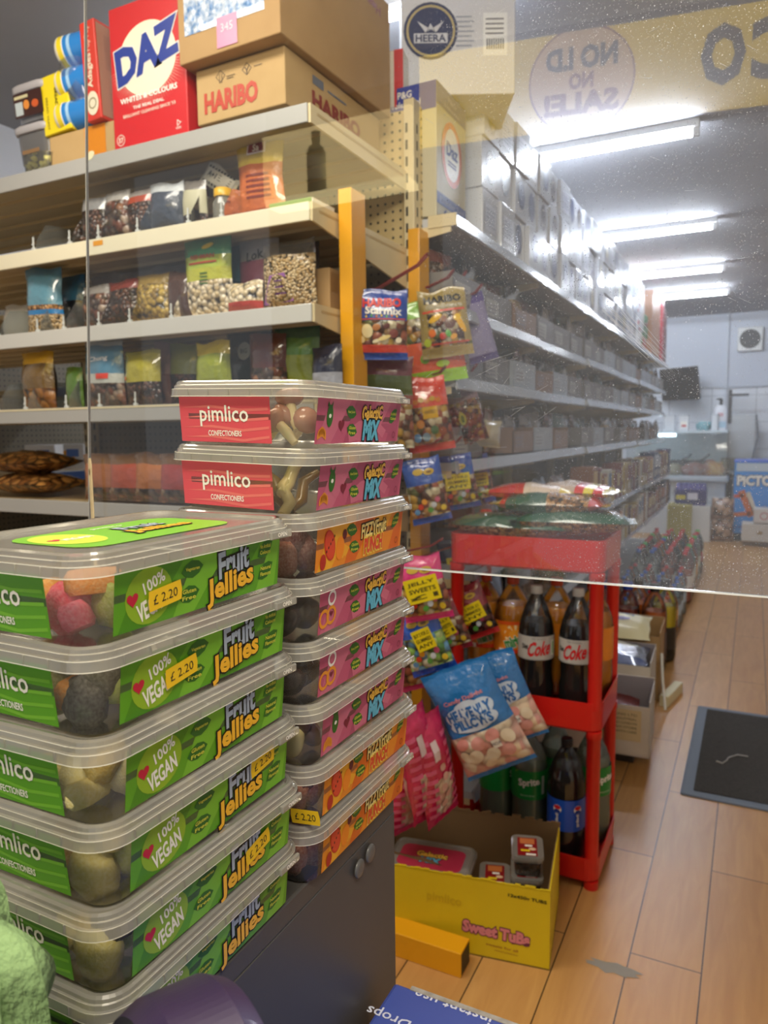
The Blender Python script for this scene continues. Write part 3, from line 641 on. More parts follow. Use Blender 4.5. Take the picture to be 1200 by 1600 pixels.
MIX = film('mixed gummies', ['#b8923c', '#6d3a2a', '#c8bc9c', '#94523a', '#5c6238', '#b08048', '#4a3228', '#8a6a48'], 48)
NUTS = film('white beans', ['#e4d4b4', '#d8c49c', '#efe2c6', '#cbb68c'], 75)
OATS = film('oats', ['#cdb287', '#bb9c6c', '#dcc59c'], 150)
PASTA = film('pasta', ['#a98c3c', '#8e7230', '#c0a450'], 70)
DARKP = film('dark pulses', ['#3e2a20', '#54382a', '#2c2018', '#6a4836'], 90)
SPICE = film('spices', ['#6a4030', '#4a3a30', '#8a6248', '#5a4a40', '#9a8674'], 55)
COOK = film('brown biscuits', ['#9a6a38', '#7c4e26', '#b98446', '#8a5a2c'], 40)
RICEC = film('brown sticks', ['#b98a54', '#9a6c3c', '#caa070', '#7c5630'], 105)
cleark = clear('clear bag film', '#f4f6f6', '#ffffff', .12, .12, 1.6)
def carton(mb, w, d, h, m_, bev=.004): mb.box(-w / 2, w / 2, 0, d, 0, h, m_, bev)
kraft = mat('kraft board', '#b08e60', .75, noise_col=('#a58357', 7, 1)); kraft2 = mat('pale kraft board', '#bc9d6c', .75, noise_col=('#b39463', 9, 1))
def tape(mb, w, d, h, col='#b68a50'):
    mb.box(-w / 2 - .0006, w / 2 + .0006, d / 2 - .022, d / 2 + .022, h - .0, h + .0008, mat('packing tape', col, .25))
FRONT = lambda w, d, h: FR((-w / 2, -.0006, 0), (1, 0, 0), (0, 0, 1))       # art frame, origin lower left of the -y face
SIDE = lambda w, d, h: FR((w / 2 + .0006, 0, 0), (0, 1, 0), (0, 0, 1))      # lower near corner of the +x face
LSIDE = lambda w, d, h: FR((-w / 2 - .0006, d, 0), (0, -1, 0), (0, 0, 1))

# ---------------------------------------------------------------- shelving facing the till
cream = mat('cream enamel', '#d9c9a0', .4); creamd = mat('beige enamel', '#bda67a', .45); strip = mat('price rail', '#c9c9c4', .3, coat=.3); stripw = mat('cream price rail', '#e9e2c6', .3, coat=.3)
def perforated(key, col):
    if key in _m: return _m[key]
    m = mat(key, col, .5); nt = m.node_tree; b = nt.nodes['Principled BSDF']; L = nt.links.new
    g = nt.nodes.new('ShaderNodeTexCoord'); sp = nt.nodes.new('ShaderNodeSeparateXYZ'); L(g.outputs['Object'], sp.inputs[0])
    ad = nt.nodes.new('ShaderNodeMath'); ad.operation = 'ADD'; L(sp.outputs[0], ad.inputs[0]); L(sp.outputs[1], ad.inputs[1])
    cb = nt.nodes.new('ShaderNodeCombineXYZ'); L(ad.outputs[0], cb.inputs[0]); L(sp.outputs[2], cb.inputs[1])
    v = nt.nodes.new('ShaderNodeTexVoronoi'); v.inputs['Scale'].default_value = 40; v.inputs['Randomness'].default_value = 0; L(cb.outputs[0], v.inputs['Vector'])
    l = nt.nodes.new('ShaderNodeMath'); l.operation = 'LESS_THAN'; l.inputs[1].default_value = .16; L(v.outputs['Distance'], l.inputs[0])
    mx = nt.nodes.new('ShaderNodeMix'); mx.data_type = 'RGBA'; mx.inputs[6].default_value = lin(col); mx.inputs[7].default_value = lin('#2c2822'); L(l.outputs[0], mx.inputs[0]); L(mx.outputs[2], b.inputs['Base Color'])
    return m
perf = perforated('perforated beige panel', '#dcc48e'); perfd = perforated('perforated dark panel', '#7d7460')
YF, YB, XE, XL = 1.49, 2.05, -.93, -3.0
t = thing('end_shelving', 'cream metal shelving facing the till with stocked shelves and clear dividers', 'shelving', ((XE + XL) / 2, 1.8, 0))
TM = Matrix.Translation((-(XE + XL) / 2, -1.8, 0))
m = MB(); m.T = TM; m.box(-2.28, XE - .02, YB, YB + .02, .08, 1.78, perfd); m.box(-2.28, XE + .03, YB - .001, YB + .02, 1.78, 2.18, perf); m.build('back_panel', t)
for x in (XE, -2.28):
    m = MB(); m.T = TM; m.box(x - .002, x + .03, YB - .045, YB + .0, 0, 2.19, cream, .002)
    for k in range(44): z = .12 + .046 * k; m.box(x + .030, x + .0305, YB - .026, YB - .018, z, z + .026, c('#26241f')); m.box(x + .004, x + .011, YB - .0455, YB - .045, z, z + .026, c('#26241f'))
    m.build('upright', t)
for z, zz in ((1.989, 0), (1.775, 1), (1.548, 2), (1.328, 3), (1.06, 4), (.75, 5), (.40, 6), (.14, 7)):
    yf = YF; m = MB(); m.T = TM
    m.box(XL, XE, yf + .004, YB - .046, z - .028, z - .010, creamd if zz else mat('grey beige enamel', '#b3a88e', .4))
    sh = m.build('shelf', t)
    m = MB(); m.T = TM; m.box(XL, XE, yf - .004, yf + .004, z - .042, z, (mat('grey price rail', '#a9a9a6', .35), stripw, strip, mat('grey price rail'))[min(zz, 3)], .002)
    if zz == 3: m.box(XL, XE, yf - .005, yf - .004, z - .006, z - .001, c('#d8cda8'))
    m.build('price_rail', sh)
    m = MB(); m.T = TM   # right-hand bracket, tapering to the back
    m.loft([[(x, yf + .002, z - .042), (x, YB - .046, z - .11 if zz else z - .05), (x, YB - .046, z + .004), (x, yf + .002, z)] for x in (XE, XE + .006)], cream); m.box(XE + .006, XE + .0066, yf + .03, YB - .06, z - .018, z - .012, creamd); m.build('bracket', sh)
    m = MB(); m.T = TM
    for k in range(5): m.box(XL, XE, yf + .09 + .09 * k, yf + .094 + .09 * k, z - .036, z - .028, creamd)
    m.build('stiffener', sh)
    if zz in (1, 2, 3):
        y_ = {1: 345, 2: 480, 3: 640}[zz]
        xs = {1: [(57, 390), (113, 378), (158, 372), (219, 362), (298, 348), (350, 340)], 2: [(0, 508), (62, 500), (103, 495), (158, 492), (206, 486), (271, 480)], 3: [(0, 640), (44, 640), (108, 640), (160, 638), (216, 636)]}[zz]
        for (px, py) in xs:
            x = on(px, py, y=YF + .01).x; m = MB(); m.T = TM; cl = clear('clear divider', '#eef2f2', '#f4f8f8', .12, .08, 1.5)
            m.add([(x, yf + .008, z), (x, yf + .30, z), (x, yf + .30, z + .085), (x, yf + .09, z + .085), (x, yf + .045, z + .078), (x, yf + .012, z + .03)], [(0, 1, 2, 3, 4, 5)], cl)
            m.add([(x + .0015, yf + .008, z), (x + .0015, yf + .30, z), (x + .0015, yf + .30, z + .085), (x + .0015, yf + .09, z + .085), (x + .0015, yf + .045, z + .078), (x + .0015, yf + .012, z + .03)], [(5, 4, 3, 2, 1, 0)], cl)
            ck = mat('divider clip', '#cfd4d2', .2, coat=.5)
            m.box(x - .006, x + .006, yf - .002, yf + .006, z, z + .006, ck, .001); m.box(x - .002, x + .002, yf - .001, yf + .003, z + .004, z + .036, ck, .001); m.box(x - .004, x + .004, yf - .0015, yf + .001, z + .012, z + .018, ck, .0005)
            m.build('divider', sh)
p = on(153, 380, y=YF - .0045); m = MB(); m.T = TM @ FR((p.x, YF - .0048, p.z), (1, 0, 0), (0, 0, 1)); m.rect(-.018, -.006, .018, .007, c('#e39a1c')); m.build('price_tag', t)
p = on(141, 243, y=YF - .0045); m = MB(); m.T = TM @ FR((p.x, YF - .0048, p.z), (1, 0, 0), (0, 0, 1)); m.ell(0, 0, .016, .010, c('#e6dfb8'), 0, .4); m.build('price_tag', t)

def stand(px, py, zs, w, h, t_, bands, label, cat='bag', grp=None, y=YF + .06, rz=0, tilt=0, seed=0, window=None, art=None, name='food_bag', nx=10, ny=14, x=None):
    q = on(px, py, y=y); ob = bag(w, h, t_, bands, seed, nx, ny, window, art, name)
    ob.location = (q.x if x is None else x, y, zs); ob.rotation_euler = (-abs(tilt) if tilt else 0, 0, rz) ; ob.rotation_euler.rotate_axis('X', 0)
    return tag(ob, label, cat, grp)
Z1, Z2, Z3, Z4 = 1.989 + .001, 1.776, 1.549, 1.329
G1 = 'bags on the upper till-facing shelf'
k_ = lambda h: foil(h)
def lines(cl, n, x0, x1, y0, dy, hh):
    def f(m, w, h):
        for i in range(n): m.rect(w * x0, h * (y0 - i * dy), w * (x1 - .03 * (i % 3)), h * (y0 - i * dy + hh), cl, .0004, 3)
    return f
def words(*L):
    def f(m, w, h):
        for (s, u, v, hh, ww, col, off) in L: m.text(s, w * u, h * v, h * hh, c(col, .35), .0006, 0, off, w * ww)
    return f
# shelf under the top one
stand(150, 345, Z2, .10, .13, .05, [(.7, DARKP), (1, k_('#8f8f90'))], 'grey-topped bag of dark pulses just right of the screen edge, upper shelf', grp=G1, seed=1)
stand(186, 340, Z2, .10, .135, .05, [(.75, SPICE), (1, k_('#a9a6a2'))], 'grey-brown crinkled bag, second from the screen edge on the upper shelf', grp=G1, seed=2)
stand(222, 330, Z2, .10, .125, .05, [(.7, DARKP), (.85, k_('#a8492e')), (1, k_('#99918a'))], 'bag with a reddish band near the middle of the upper shelf', grp=G1, seed=3)
stand(262, 330, Z2, .12, .13, .06, [(.8, k_('#474e5c')), (1, k_('#c5cbd0'))], 'slate blue bag with a pale gathered top on the upper shelf', grp=G1, seed=4)
stand(306, 335, Z2, .08, .12, .04, [(.3, DARKP), (.8, c('#b9b69a')), (1, k_('#75706a'))], 'dark bag with a pale label beside the yellow-capped jar', grp=G1, seed=5)
stand(296, 292, Z2, .15, .17, .05, [(.55, DARKP), (1, k_('#7c3a34'))], 'tall bag with a dull red top behind the pale-labelled bag', grp=G1, seed=6, y=YF + .22)
stand(20, 395, Z2, .11, .05, .05, [(1, k_('#a39c90'))], 'low grey packet at the far left of the upper shelf', grp=G1, seed=16, y=YF + .2)
def ch(m, w, h):
    m.rect(-w * .42, h * .2, w * .42, h * .8, c('#e8e4d6'), .0003, 4); m.text('A+1', -w * .22, h * .55, h * .25, c('#222222'), .0008, 0, .03)
    for i in range(9):
        m.rect(w * (-.42 + .094 * i), h * .82, w * (-.37 + .094 * i), h * .92, c('#26241f'), .0006); m.rect(w * (-.42 + .094 * i), h * .08, w * (-.37 + .094 * i), h * .18, c('#26241f'), .0006)
    for i in range(3): m.rect(-w * .02, h * (.66 - .12 * i), w * .35, h * (.70 - .12 * i), c('#5a564e'), .0006)
q = on(337, 305, y=YF + .11); o = bag(.125, .055, .016, [(1, k_('#d8d4c4'))], 9, 10, 6, None, ch, 'sauce_packet', None, (q.x, q.y, q.z + .012), (R(-8), R(32), 0)); tag(o, 'white packet with a black checked border lying tilted on the upper shelf', 'packet')
t = thing('glass_jar', 'small clear jar with a yellow lid beside the yellow and orange bag', 'jar', (on(350, 340, y=YF + .06).x, YF + .06, Z2))
m = MB(); m.lathe([(.024, 0), (.027, .006), (.027, .05), (.02, .062), (.02, .068)], clear('jar glass', '#dfe3dc', '#e8e6d8', .35, .08, 1.4), 20); m.build('jar_body', t)
m = MB(); m.lathe([(.0235, .066), (.0235, .084), (.021, .086)], c('#d8a91c', .3), 20); m.build('lid', t)
def sab(m, w, h):
    m.rect(-w * .2, h * .76, w * .2, h * .9, c('#e8d8c8'), .0004, 3); m.rect(-w * .17, h * .78, w * .17, h * .88, c('#8e2a24'), .0008, 3); m.text('Sa', 0, h * .83, h * .08, c('#f2e8d4'), .0014, off=.03)
    for i in range(5): m.rect(-w * .2, h * (.5 - .06 * i), w * .3, h * (.525 - .06 * i), c('#7c2c14'), .0005, 3)
stand(408, 300, Z2, .145, .21, .05, [(.12, k_('#b1521e')), (.62, k_('#c4672a')), (1, k_('#d3b63c'))], 'yellow and orange bag with a small maroon badge at its top', seed=11, art=sab, y=YF + .09)
m = MB(); m.box(-.06, .06, 0, .1, 0, .02, c('#5c8a2e'), .002); m.box(-.058, .062, .002, .102, .001, .019, c('#e8e2d0')); q = on(453, 323, y=YF + .03); tag(m.build('flat_box', None, (q.x, YF + .03, Z2)), 'flat green-topped carton lying at the right end of the upper shelf', 'carton')

G2 = 'bags on the middle till-facing shelf'
def beanart(m, w, h):
    m.rect(-w * .3, h * .62, w * .3, h * .64, c('#b2452a'), .0005, 3); m.text('REHMAN', 0, h * .70, h * .045, c('#b2452a'), .0006, off=.03, w=w * .5)
    for i in range(4): m.rect(-w * (.05), h * (.5 - .04 * i), w * .1, h * (.515 - .04 * i), c('#3e6a28'), .0005)
    m.ell(w * .1, h * .82, w * .12, h * .03, c('#e9d13a'), .0006, .2)
stand(325, 400, Z3, .16, .215, .05, [(.42, NUTS), (.56, k_('#b6b83a')), (.72, k_('#a9bb40')), (1, k_('#3f8f6a'))], 'green and yellow topped bag of white beans on the middle shelf', grp=G2, seed=12, art=beanart)
stand(362, 385, Z3, .16, .20, .05, [(.5, k_('#1f5266')), (1, k_('#2b6a7c'))], 'dark teal bag behind the white bean bag', grp=G2, seed=13, y=YF + .15)
stand(383, 445, Z3, .11, .075, .05, [(.35, k_('#c23a2a')), (1, NUTS)], 'small bag of nuts with a red base label on the middle shelf', grp=G2, seed=14, y=YF + .05)
def lok(m, w, h): m.text('Lok', 0, h * .78, h * .12, c('#3a3a3a'), .0008, .15, .02, w * .4)
stand(405, 385, Z3, .14, .20, .05, [(.45, DARKP), (.7, k_('#a5566a')), (1, k_('#c8c4c2'))], 'pale bag with dark lettering and a pink middle behind the nuts', grp=G2, seed=15, art=lok, y=YF + .13)
def purp(m, w, h):
    m.poly([(-w * .45, h * .1), (w * .15, h * .12), (w * .05, h * .52), (-w * .25, h * .5)], mat('lilac label', '#a870b8', .3), .0012)
    for i in range(3): m.rect(-w * .15, h * (.4 - .09 * i), w * (-.0 + .03 * i), h * (.42 - .09 * i), c('#5a2a72'), .0022)
stand(452, 430, Z3, .16, .165, .06, [(.78, OATS), (1, cleark)], 'clear bag of oats with a lilac label at the right of the middle shelf', grp=G2, seed=17, art=purp, y=YF + .07)
stand(462, 380, Z3, .15, .20, .04, [(.5, DARKP), (1, k_('#4a3a34'))], 'dark brown bag standing behind the lilac-labelled bag', grp=G2, seed=18, y=YF + .20)
m = MB(); m.box(-.02, .02, 0, .12, 0, .10, kraft, .002); m.box(-.0202, .0206, .002, .118, .045, .09, c('#a07a4a')); tag(m.build('small_carton', None, (-.96, YF + .1, Z3)), 'small brown carton standing at the right end of the middle shelf', 'carton')
for i, (px, bw, bh, bn, lb) in enumerate([(150, .11, .12, [(.8, SPICE), (1, k_('#8f8a84'))], 'brown bag just right of the screen edge on the middle shelf'), (195, .12, .125, [(.75, DARKP), (1, k_('#7c3a34'))], 'dark red-brown bag left of the pasta on the middle shelf'),
        (240, .13, .13, [(.8, PASTA), (1, k_('#8e7638'))], 'bag of golden pasta pieces on the middle shelf'), (282, .09, .125, [(1, k_('#4c342a'))], 'dark maroon bag left of the white bean bag')]):
    stand(px, 440, Z3, bw, bh, .05, bn, lb, grp=G2, seed=20 + i)
for i, (px, bn, lb) in enumerate([(165, k_('#8a7f73'), 'grey-brown bag at the back of the middle shelf near the screen edge'), (215, k_('#a4897c'), 'pale pinkish bag at the back of the middle shelf'), (262, k_('#8e8580'), 'grey bag at the back of the middle shelf left of the green topped bag')]):
    stand(px, 410, Z3, .14, .19, .05, [(.7, bn), (1, k_('#9c948c'))], lb, grp=G2, seed=30 + i, y=YF + .22)
stand(70, 460, Z3, .13, .19, .06, [(.3, OATS), (.36, k_('#2a78b4')), (.45, RICEC), (1, k_('#5f8fa3'))], 'blue and white bag leaning left of the screen edge on the middle shelf', grp=G2, seed=34, rz=.2)
stand(110, 430, Z3, .13, .18, .05, [(.6, k_('#24262c')), (1, k_('#3f6f8c'))], 'dark bag with a blue top beside the blue and white bag', grp=G2, seed=35, y=YF + .14)
stand(26, 448, Z3, .13, .13, .07, [(1, mat('white bag', '#dcd9d0', .4, bump=(20, .4)))], 'crumpled white bag at the far left of the middle shelf', grp=G2, seed=36, y=YF + .2)
G3 = 'bags on the lower till-facing shelf'
def bluew(m, w, h): m.text('Chung', 0, h * .72, h * .09, c('#e8e8ea'), .0006, .05, .02, w * .5); m.rect(-w * .02, h * .42, w * .28, h * .50, c('#d8402a'), .0006, 2)
stand(62, 600, Z4, .14, .17, .06, [(.35, COOK), (.8, k_('#6b5228')), (1, k_('#c89a2c'))], 'brown bag with a golden top at the left of the lower shelf', grp=G3, seed=40)
m_=stand(118, 610, Z4, .07, .12, .04, [(1, k_('#4f6f2a'))], 'leaf green packet just left of the screen edge on the lower shelf', grp=G3, seed=41)
stand(165, 590, Z4, .155, .185, .06, [(.35, SPICE), (.5, k_('#b9bcb4')), (.9, k_('#4c7f9c')), (1, k_('#a9b4b6'))], 'blue and white bag just right of the screen edge on the lower shelf', grp=G3, seed=42, art=bluew)
stand(225, 600, Z4, .13, .15, .06, [(.45, DARKP), (.9, k_('#a8a02c')), (1, k_('#8a862a'))], 'yellow-green bag with an orange spot on the lower shelf', grp=G3, seed=43, art=lambda m, w, h: m.ell(-w * .38, h * .5, .008, .006, c('#e87a1c'), .001))
stand(262, 580, Z4, .10, .18, .05, [(.5, k_('#8a5a4a')), (1, k_('#a8857c'))], 'dusky pink bag behind the yellow-green bag', grp=G3, seed=44, y=YF + .14)
stand(290, 590, Z4, .11, .17, .05, [(.5, DARKP), (1, k_('#7f8438'))], 'olive bag in the middle of the lower shelf', grp=G3, seed=45, y=YF + .12)
stand(335, 595, Z4, .12, .16, .06, [(.3, DARKP), (.8, k_('#8f9a2c')), (1, k_('#c8b42c'))], 'yellow-topped green bag in the middle of the lower shelf', grp=G3, seed=46)
stand(390, 565, Z4, .15, .20, .05, [(1, k_('#26312a'))], 'dark bag with a round white badge on the lower shelf', grp=G3, seed=47, y=YF + .16, art=lambda m, w, h: (m.ell(0, h * .7, .024, .024, c('#b9bdb4'), .0012), m.text('BIG', 0, h * .7, .012, c('#26312a'), .002)))
stand(420, 590, Z4, .12, .17, .05, [(.5, SPICE), (1, k_('#5c2a22'))], 'dark red bag of spices on the lower shelf', grp=G3, seed=48, y=YF + .08)
stand(465, 575, Z4, .14, .20, .06, [(.2, DARKP), (.55, k_('#8f9a34')), (.8, k_('#5f8a3c')), (1, k_('#3f6a4a'))], 'green and yellow bag near the right end of the lower shelf', grp=G3, seed=49, y=YF + .11)
stand(512, 600, Z4, .09, .13, .05, [(.5, k_('#a9acb8')), (1, k_('#2c2f42'))], 'silver and dark blue packet at the right end of the lower shelf', grp=G3, seed=50, y=YF + .08)
# bottom visible shelf: orange and red packs leaning
for i, (px, col, lb) in enumerate([(165, '#9a5a30', 'orange-brown packet leaning left of the other packets under the lower shelf'), (205, '#a8482c', 'red-brown packet in the middle of the row under the lower shelf'), (245, '#b06a34', 'orange packet leaning next to the far tub stack'), (285, '#9c3a34', 'dark pink packet partly behind the far tub stack')]):
    stand(px, 770, 1.061, .15, .135, .05, [(.25, SPICE), (.8, foil(col)), (1, k_('#6a4a2c'))], lb, grp='leaning packets on the low till-facing shelf', seed=60 + i, rz=.1)

# side shelving along the left wall, seen through the gaps
t = thing('side_shelving', 'metal shelving with blue price rails along the left wall', 'shelving', (-2.8, 2.2, 0))
TS = Matrix.Translation((2.8, -2.2, 0)); bl = mat('blue price rail', '#39507e', .35)
m = MB(); m.T = TS; m.box(-3.08, -3.06, 2.1, 3.5, .1, 2.0, perfd); m.build('back_panel', t)
for y in (2.1, 3.5):
    m = MB(); m.T = TS; m.box(-3.06, -3.02, y - .02, y + .02, 0, 2.05, cream); m.build('upright', t)
for z, ye in ((1.10, 3.3), (.78, 3.3), (1.76, 2.5), (1.45, 2.5), (.3, 3.3)):
    m = MB(); m.T = TS; m.box(-3.06, -2.604, 2.1, ye, z - .03, z - .01, creamd); s_ = m.build('shelf', t)
    m = MB(); m.T = TS; m.box(-2.604, -2.596, 2.1, ye, z - .04, z, bl, .001); m.box(-2.596, -2.594, 2.1, ye, z - .004, z - .001, strip); m.build('price_rail', s_)
def jb(m, w, h):
    m.ell(-w * .1, h * .45, w * .3, h * .3, c('#e9a02c'), .0004); m.rect(-w * .1, h * .5, w * .35, h * .8, c('#5a78b4'), .0006)
for i, (px, lb) in enumerate([(2, 'white carton with orange fruit at the far left edge of the low shelf'), (31, 'white carton with orange fruit beside the stacked biscuit bags')]):
    q = on(px, 735, z=1.101); m = MB(); m.box(-.065, .065, -.04, .04, 0, .11, c('#dcdad6'), .003); m.T = FR((0, -.041, 0), (1, 0, 0), (0, 0, 1)); jb(m, .12, .11)
    tag(m.build('juice_carton', None, (-2.70 + .0 * i, 2.16 + .15 * i, 1.101), R(25)), lb, 'carton', 'white cartons on the blue-railed shelf')
for i in range(3):
    o = bag(.34, .17, .05, [(.15, k_('#8a3a44')), (.85, film('pale biscuits', ['#b59a74', '#a08058', '#c8b08c'], 30)), (1, k_('#7c2c38'))], 70 + i, 12, 10, name='biscuit_bag'); o.location = (-2.72, 2.72 - .08 * 0, 1.13 + .045 * i); o.rotation_euler = (R(-90), 0, R(62 + 6 * i))
    tag(o, 'clear biscuit bag with red ends, %s of the flat stack on the blue-railed shelf' % ['bottom', 'middle', 'top'][i], 'bag', 'stacked biscuit bags')
for i in range(2):
    o = bag(.32, .2, .07, [(1, COOK)], 75 + i, 12, 10, name='bun_bag'); q = on(40, 790, y=1.62); o.location = (q.x - .01 * i, 1.56, 1.095 + .068 * i); o.rotation_euler = (R(-90), 0, R(4 * i))
    tag(o, 'glossy brown bun bag, %s of two at the lower left' % ['lower', 'upper'][i], 'bag', 'glossy bun bags')

# ---------------------------------------------------------------- goods on top of the till-facing shelving
ZT = 1.99
def fbox(name, label, cat, w, d, h, loc, rz, m_, fr=None, sd=None, ls=None, bev=.003, tp=None, grp=None):
    t = thing(name, label, cat, loc, rz, grp); m = MB(); carton(m, w, d, h, m_, bev); m.build('box_body', t)
    for f, F, nm in ((fr, FRONT, 'front_print'), (sd, SIDE, 'side_print'), (ls, LSIDE, 'left_print')):
        if f: m = MB(); m.T = F(w, d, h); f(m, (w if F is FRONT else d), h); m.build(nm, t)
    if tp: m = MB(); tape(m, w, d, h, tp); m.build('packing_tape', t)
    return t
def daz(m, w, h):
    m.ell(w * .5, h * .585, w * .385, h * .255, c('#f0e6cc', .3), .0002, 0, 40)
    rnd = random.Random(1)
    for ring in range(7):
        for k in range(44):
            a = -PI * .95 + k * PI * .9 / 44; r = 1.04 + .055 * ring
            m.ell(w * .5 + w * .385 * r * math.cos(a), h * .585 + h * .255 * r * math.sin(a), .0016 - .00018 * ring, .0016 - .00018 * ring, c('#f3c9b8'), .0003, 0, 6)
    a = .22
    m.text('DAZ', w * .49, h * .625, h * .225, c('#e9e6de', .3), .0006, a, .085, w * .80, slant=.12); m.text('DAZ', w * .49, h * .625, h * .225, c('#2b3f94', .3), .0012, a, .055, w * .80, slant=.12)
    m.text('WHITES & COLOURS', w * .5, h * .335, h * .036, white, .0006, .02, .03, w * .76)
    for i, (s, col) in enumerate((('THE REAL DEAL.', '#f6f3ea'), ('BRILLIANT CLEANING SINCE \'53', '#f0d8c8'))): m.text(s, w * .5, h * (.27 - .045 * i), h * .022, c(col), .0006, .02, .02, w * (.42, .70)[i])
    m.text('37', w * .1, h * .06, h * .035, c('#f0d8c8'), .0006, 0, .03); m.ring2(w * .1, h * .06, .012, .014, c('#f0d8c8'), .0006)
    m.text('100%', w * .88, h * .05, h * .018, white, .0006); m.ring2(w * .88, h * .085, .006, .009, white, .0006, 3)
red = mat('red washing box', '#c9242a', .35)
fbox('washing_powder_box', 'tall red washing powder box with DAZ in blue on a cream disc', 'box', .25, .11, .345, (-1.405, YF + .005, ZT), 0, red, daz)
def hari(m, w, h):
    m.text('HARIBO', w * .40, h * .36, h * .34, c('#b8402c'), .0005, 0, .05, w * .60)
    for cx in (.30, .60):
        x0, y0 = w * (cx - .055), h * .67; m.ring2(x0 + .012, y0 + .014, .0125, .0145, c('#4a3a28'), .0004, 4)
    for dx in (-.003, .004): m.rect(w * .245 + .012 + dx - .0008, h * .66, w * .245 + .012 + dx + .0008, h * .82, c('#4a3a28'), .0005)
    m.text('Y', w * .545 + .012, h * .75, h * .14, c('#4a3a28'), .0005)
    m.rect(w * .36, h * .74, w * .46, h * .755, c('#6a563a'), .0005); m.rect(w * .36, h * .70, w * .44, h * .715, c('#6a563a'), .0005); m.rect(w * .67, h * .78, w * .76, h * .795, c('#6a563a'), .0005)
def hari_s(m, w, h):
    m.text('HARIBO', w * .5, h * .42, h * .28, c('#8a3a30'), .0005, 0, .05, w * .5); m.rect(w * .25, h * .7, w * .36, h * .86, c('#6f7480'), .0003); m.rect(w * .4, h * .74, w * .6, h * .78, c('#6f7480'), .0003)
fbox('sweet_carton', 'flat brown carton printed HARIBO in red at the front of the top shelf', 'carton', .262, .46, .127, (-1.124, YF + .008, ZT + .012), R(-1), kraft2, hari, hari_s, tp='#c09a60')
m = MB(); m.box(-.05, .05, 0, .12, 0, .1, c('#8f8b80'), .002); m.T = FR((.0505, .0, 0), (0, 1, 0), (0, 0, 1)); m.ell(.05, .04, .014, .012, c('#2f5a3c'), .0005); tag(m.build('dark_carton', None, (-1.272 - .055 + .03, YF + .16, ZT)), 'narrow grey carton wedged between the red powder box and the HARIBO carton', 'carton')
def foilart(m, w, h):
    m.rect(w * .07, h * .20, w * .86, h * 1.0 - .005, mat('silver blue print film', '#4d7fb8', .18, coat=1, bump=(40, .8), noise_col=('#e9eef2', 55, 1)), .0005, 8)
    m.rect(w * .40, h * .03, w * .60, h * .25, mat('pink tape', '#c77aa0', .3), .0012); m.text('345', w * .5, h * .17, h * .06, c('#ead2dc'), .0016)
    m.ell(w * .5, h * .95, w * .17, h * .25, kraft, .0012)
def crisp(m, w, h): m.text('Heavenly Gold', w * .66, h * .86, h * .10, c('#8a4048'), .0005, PI + .0, .03, w * .46, mirror=False); m.text('MALLOW', w * .62, h * .97, h * .05, c('#8a4048'), .0005, PI, .03, w * .25)
fbox('crisp_carton', 'large brown carton with a shiny blue and silver front resting on the HARIBO carton', 'carton', .30, .52, .30, (-1.125, YF - .03, ZT + .142), R(-2), kraft, foilart, crisp, tp='#c2985c')
fbox('short_carton', 'brown carton with an orange tape band under the blue and yellow cans', 'carton', .25, .3, .085, (-1.665, YF + .02, ZT), 0, kraft2, lambda m, w, h: m.rect(w * .55, 0, w * .86, h, mat('orange tape', '#d9861c', .3), .0004, 2), lambda m, w, h: m.rect(w * .02, h * .3, w * .3, h * .34, c('#a27c4c'), .0004))
def yeast(m, w, h):
    m.T = m.T @ Matrix.Translation((w / 2, h / 2, 0)) @ Matrix.Rotation(-PI / 2, 4, 'Z')
    m.ell(-h * .26, w * .22, h * .13, w * .14, black, .0003); m.text('BOVIS', -h * .26, w * .22, .009, c('#e9d13a'), .0006)
    m.text('BREAD YEAST', .01, -w * .06 + .012, .010, black, .0004, off=.015, w=h * .62); m.text('BREAD YEAST', .022, -w * .3, .008, c('#6b5f22'), .0004, w=h * .55)
fbox('yeast_box', 'yellow BREAD YEAST box standing tilted against the blue and yellow cans', 'box', .105, .12, .155, (-1.745, YF + .012, ZT + .088), (0, R(-3), 0), mat('yellow box board', '#e6cf22', .4), yeast)
def canart(): pass
for i in range(3):
    t = thing('drinks_can', 'blue and yellow can lying end-on, %s of the column on the brown carton' % ['bottom', 'middle', 'top'][i], 'can', (-1.690 + .008 * i, YF + .045, ZT + .132 + .084 * i), (0, R(86), R(10)), 'blue and yellow cans')
    m = MB(); m.lathe([(.036, -.06), (.040, -.055), (.041, -.05)], mat('can rim', '#d8d4c4', .3), 24, cap1=False); m.lathe([(.041, -.05), (.0412, -.032)], mat('yellow can', '#e0c92a', .25, coat=.6), 24, cap0=False, cap1=False); m.lathe([(.0412, -.032), (.0412, .04), (.041, .05)], mat('blue can', '#2b7cc8', .25, coat=.6), 24, cap0=False, cap1=True); m.build('can_body', t)
    m = MB(); m.lathe([(.0415, -.018), (.0415, -.008)], c('#9cc4e6', .3), 24, cap0=False, cap1=False); m.lathe([(.0417, -.034), (.0417, -.031)], c('#e9eef0', .3), 24, cap0=False, cap1=False); m.build('print_band', t)
o = bag(.12, .27, .105, [(1, clear('shrink wrap', '#fafafa', '#ffffff', .08, .1, 2))], 3, 8, 12, name='shrink_wrap', loc=(-1.690, YF + .055, ZT + .086)); tag(o, 'clear shrink wrap around the column of blue and yellow cans', 'wrap')
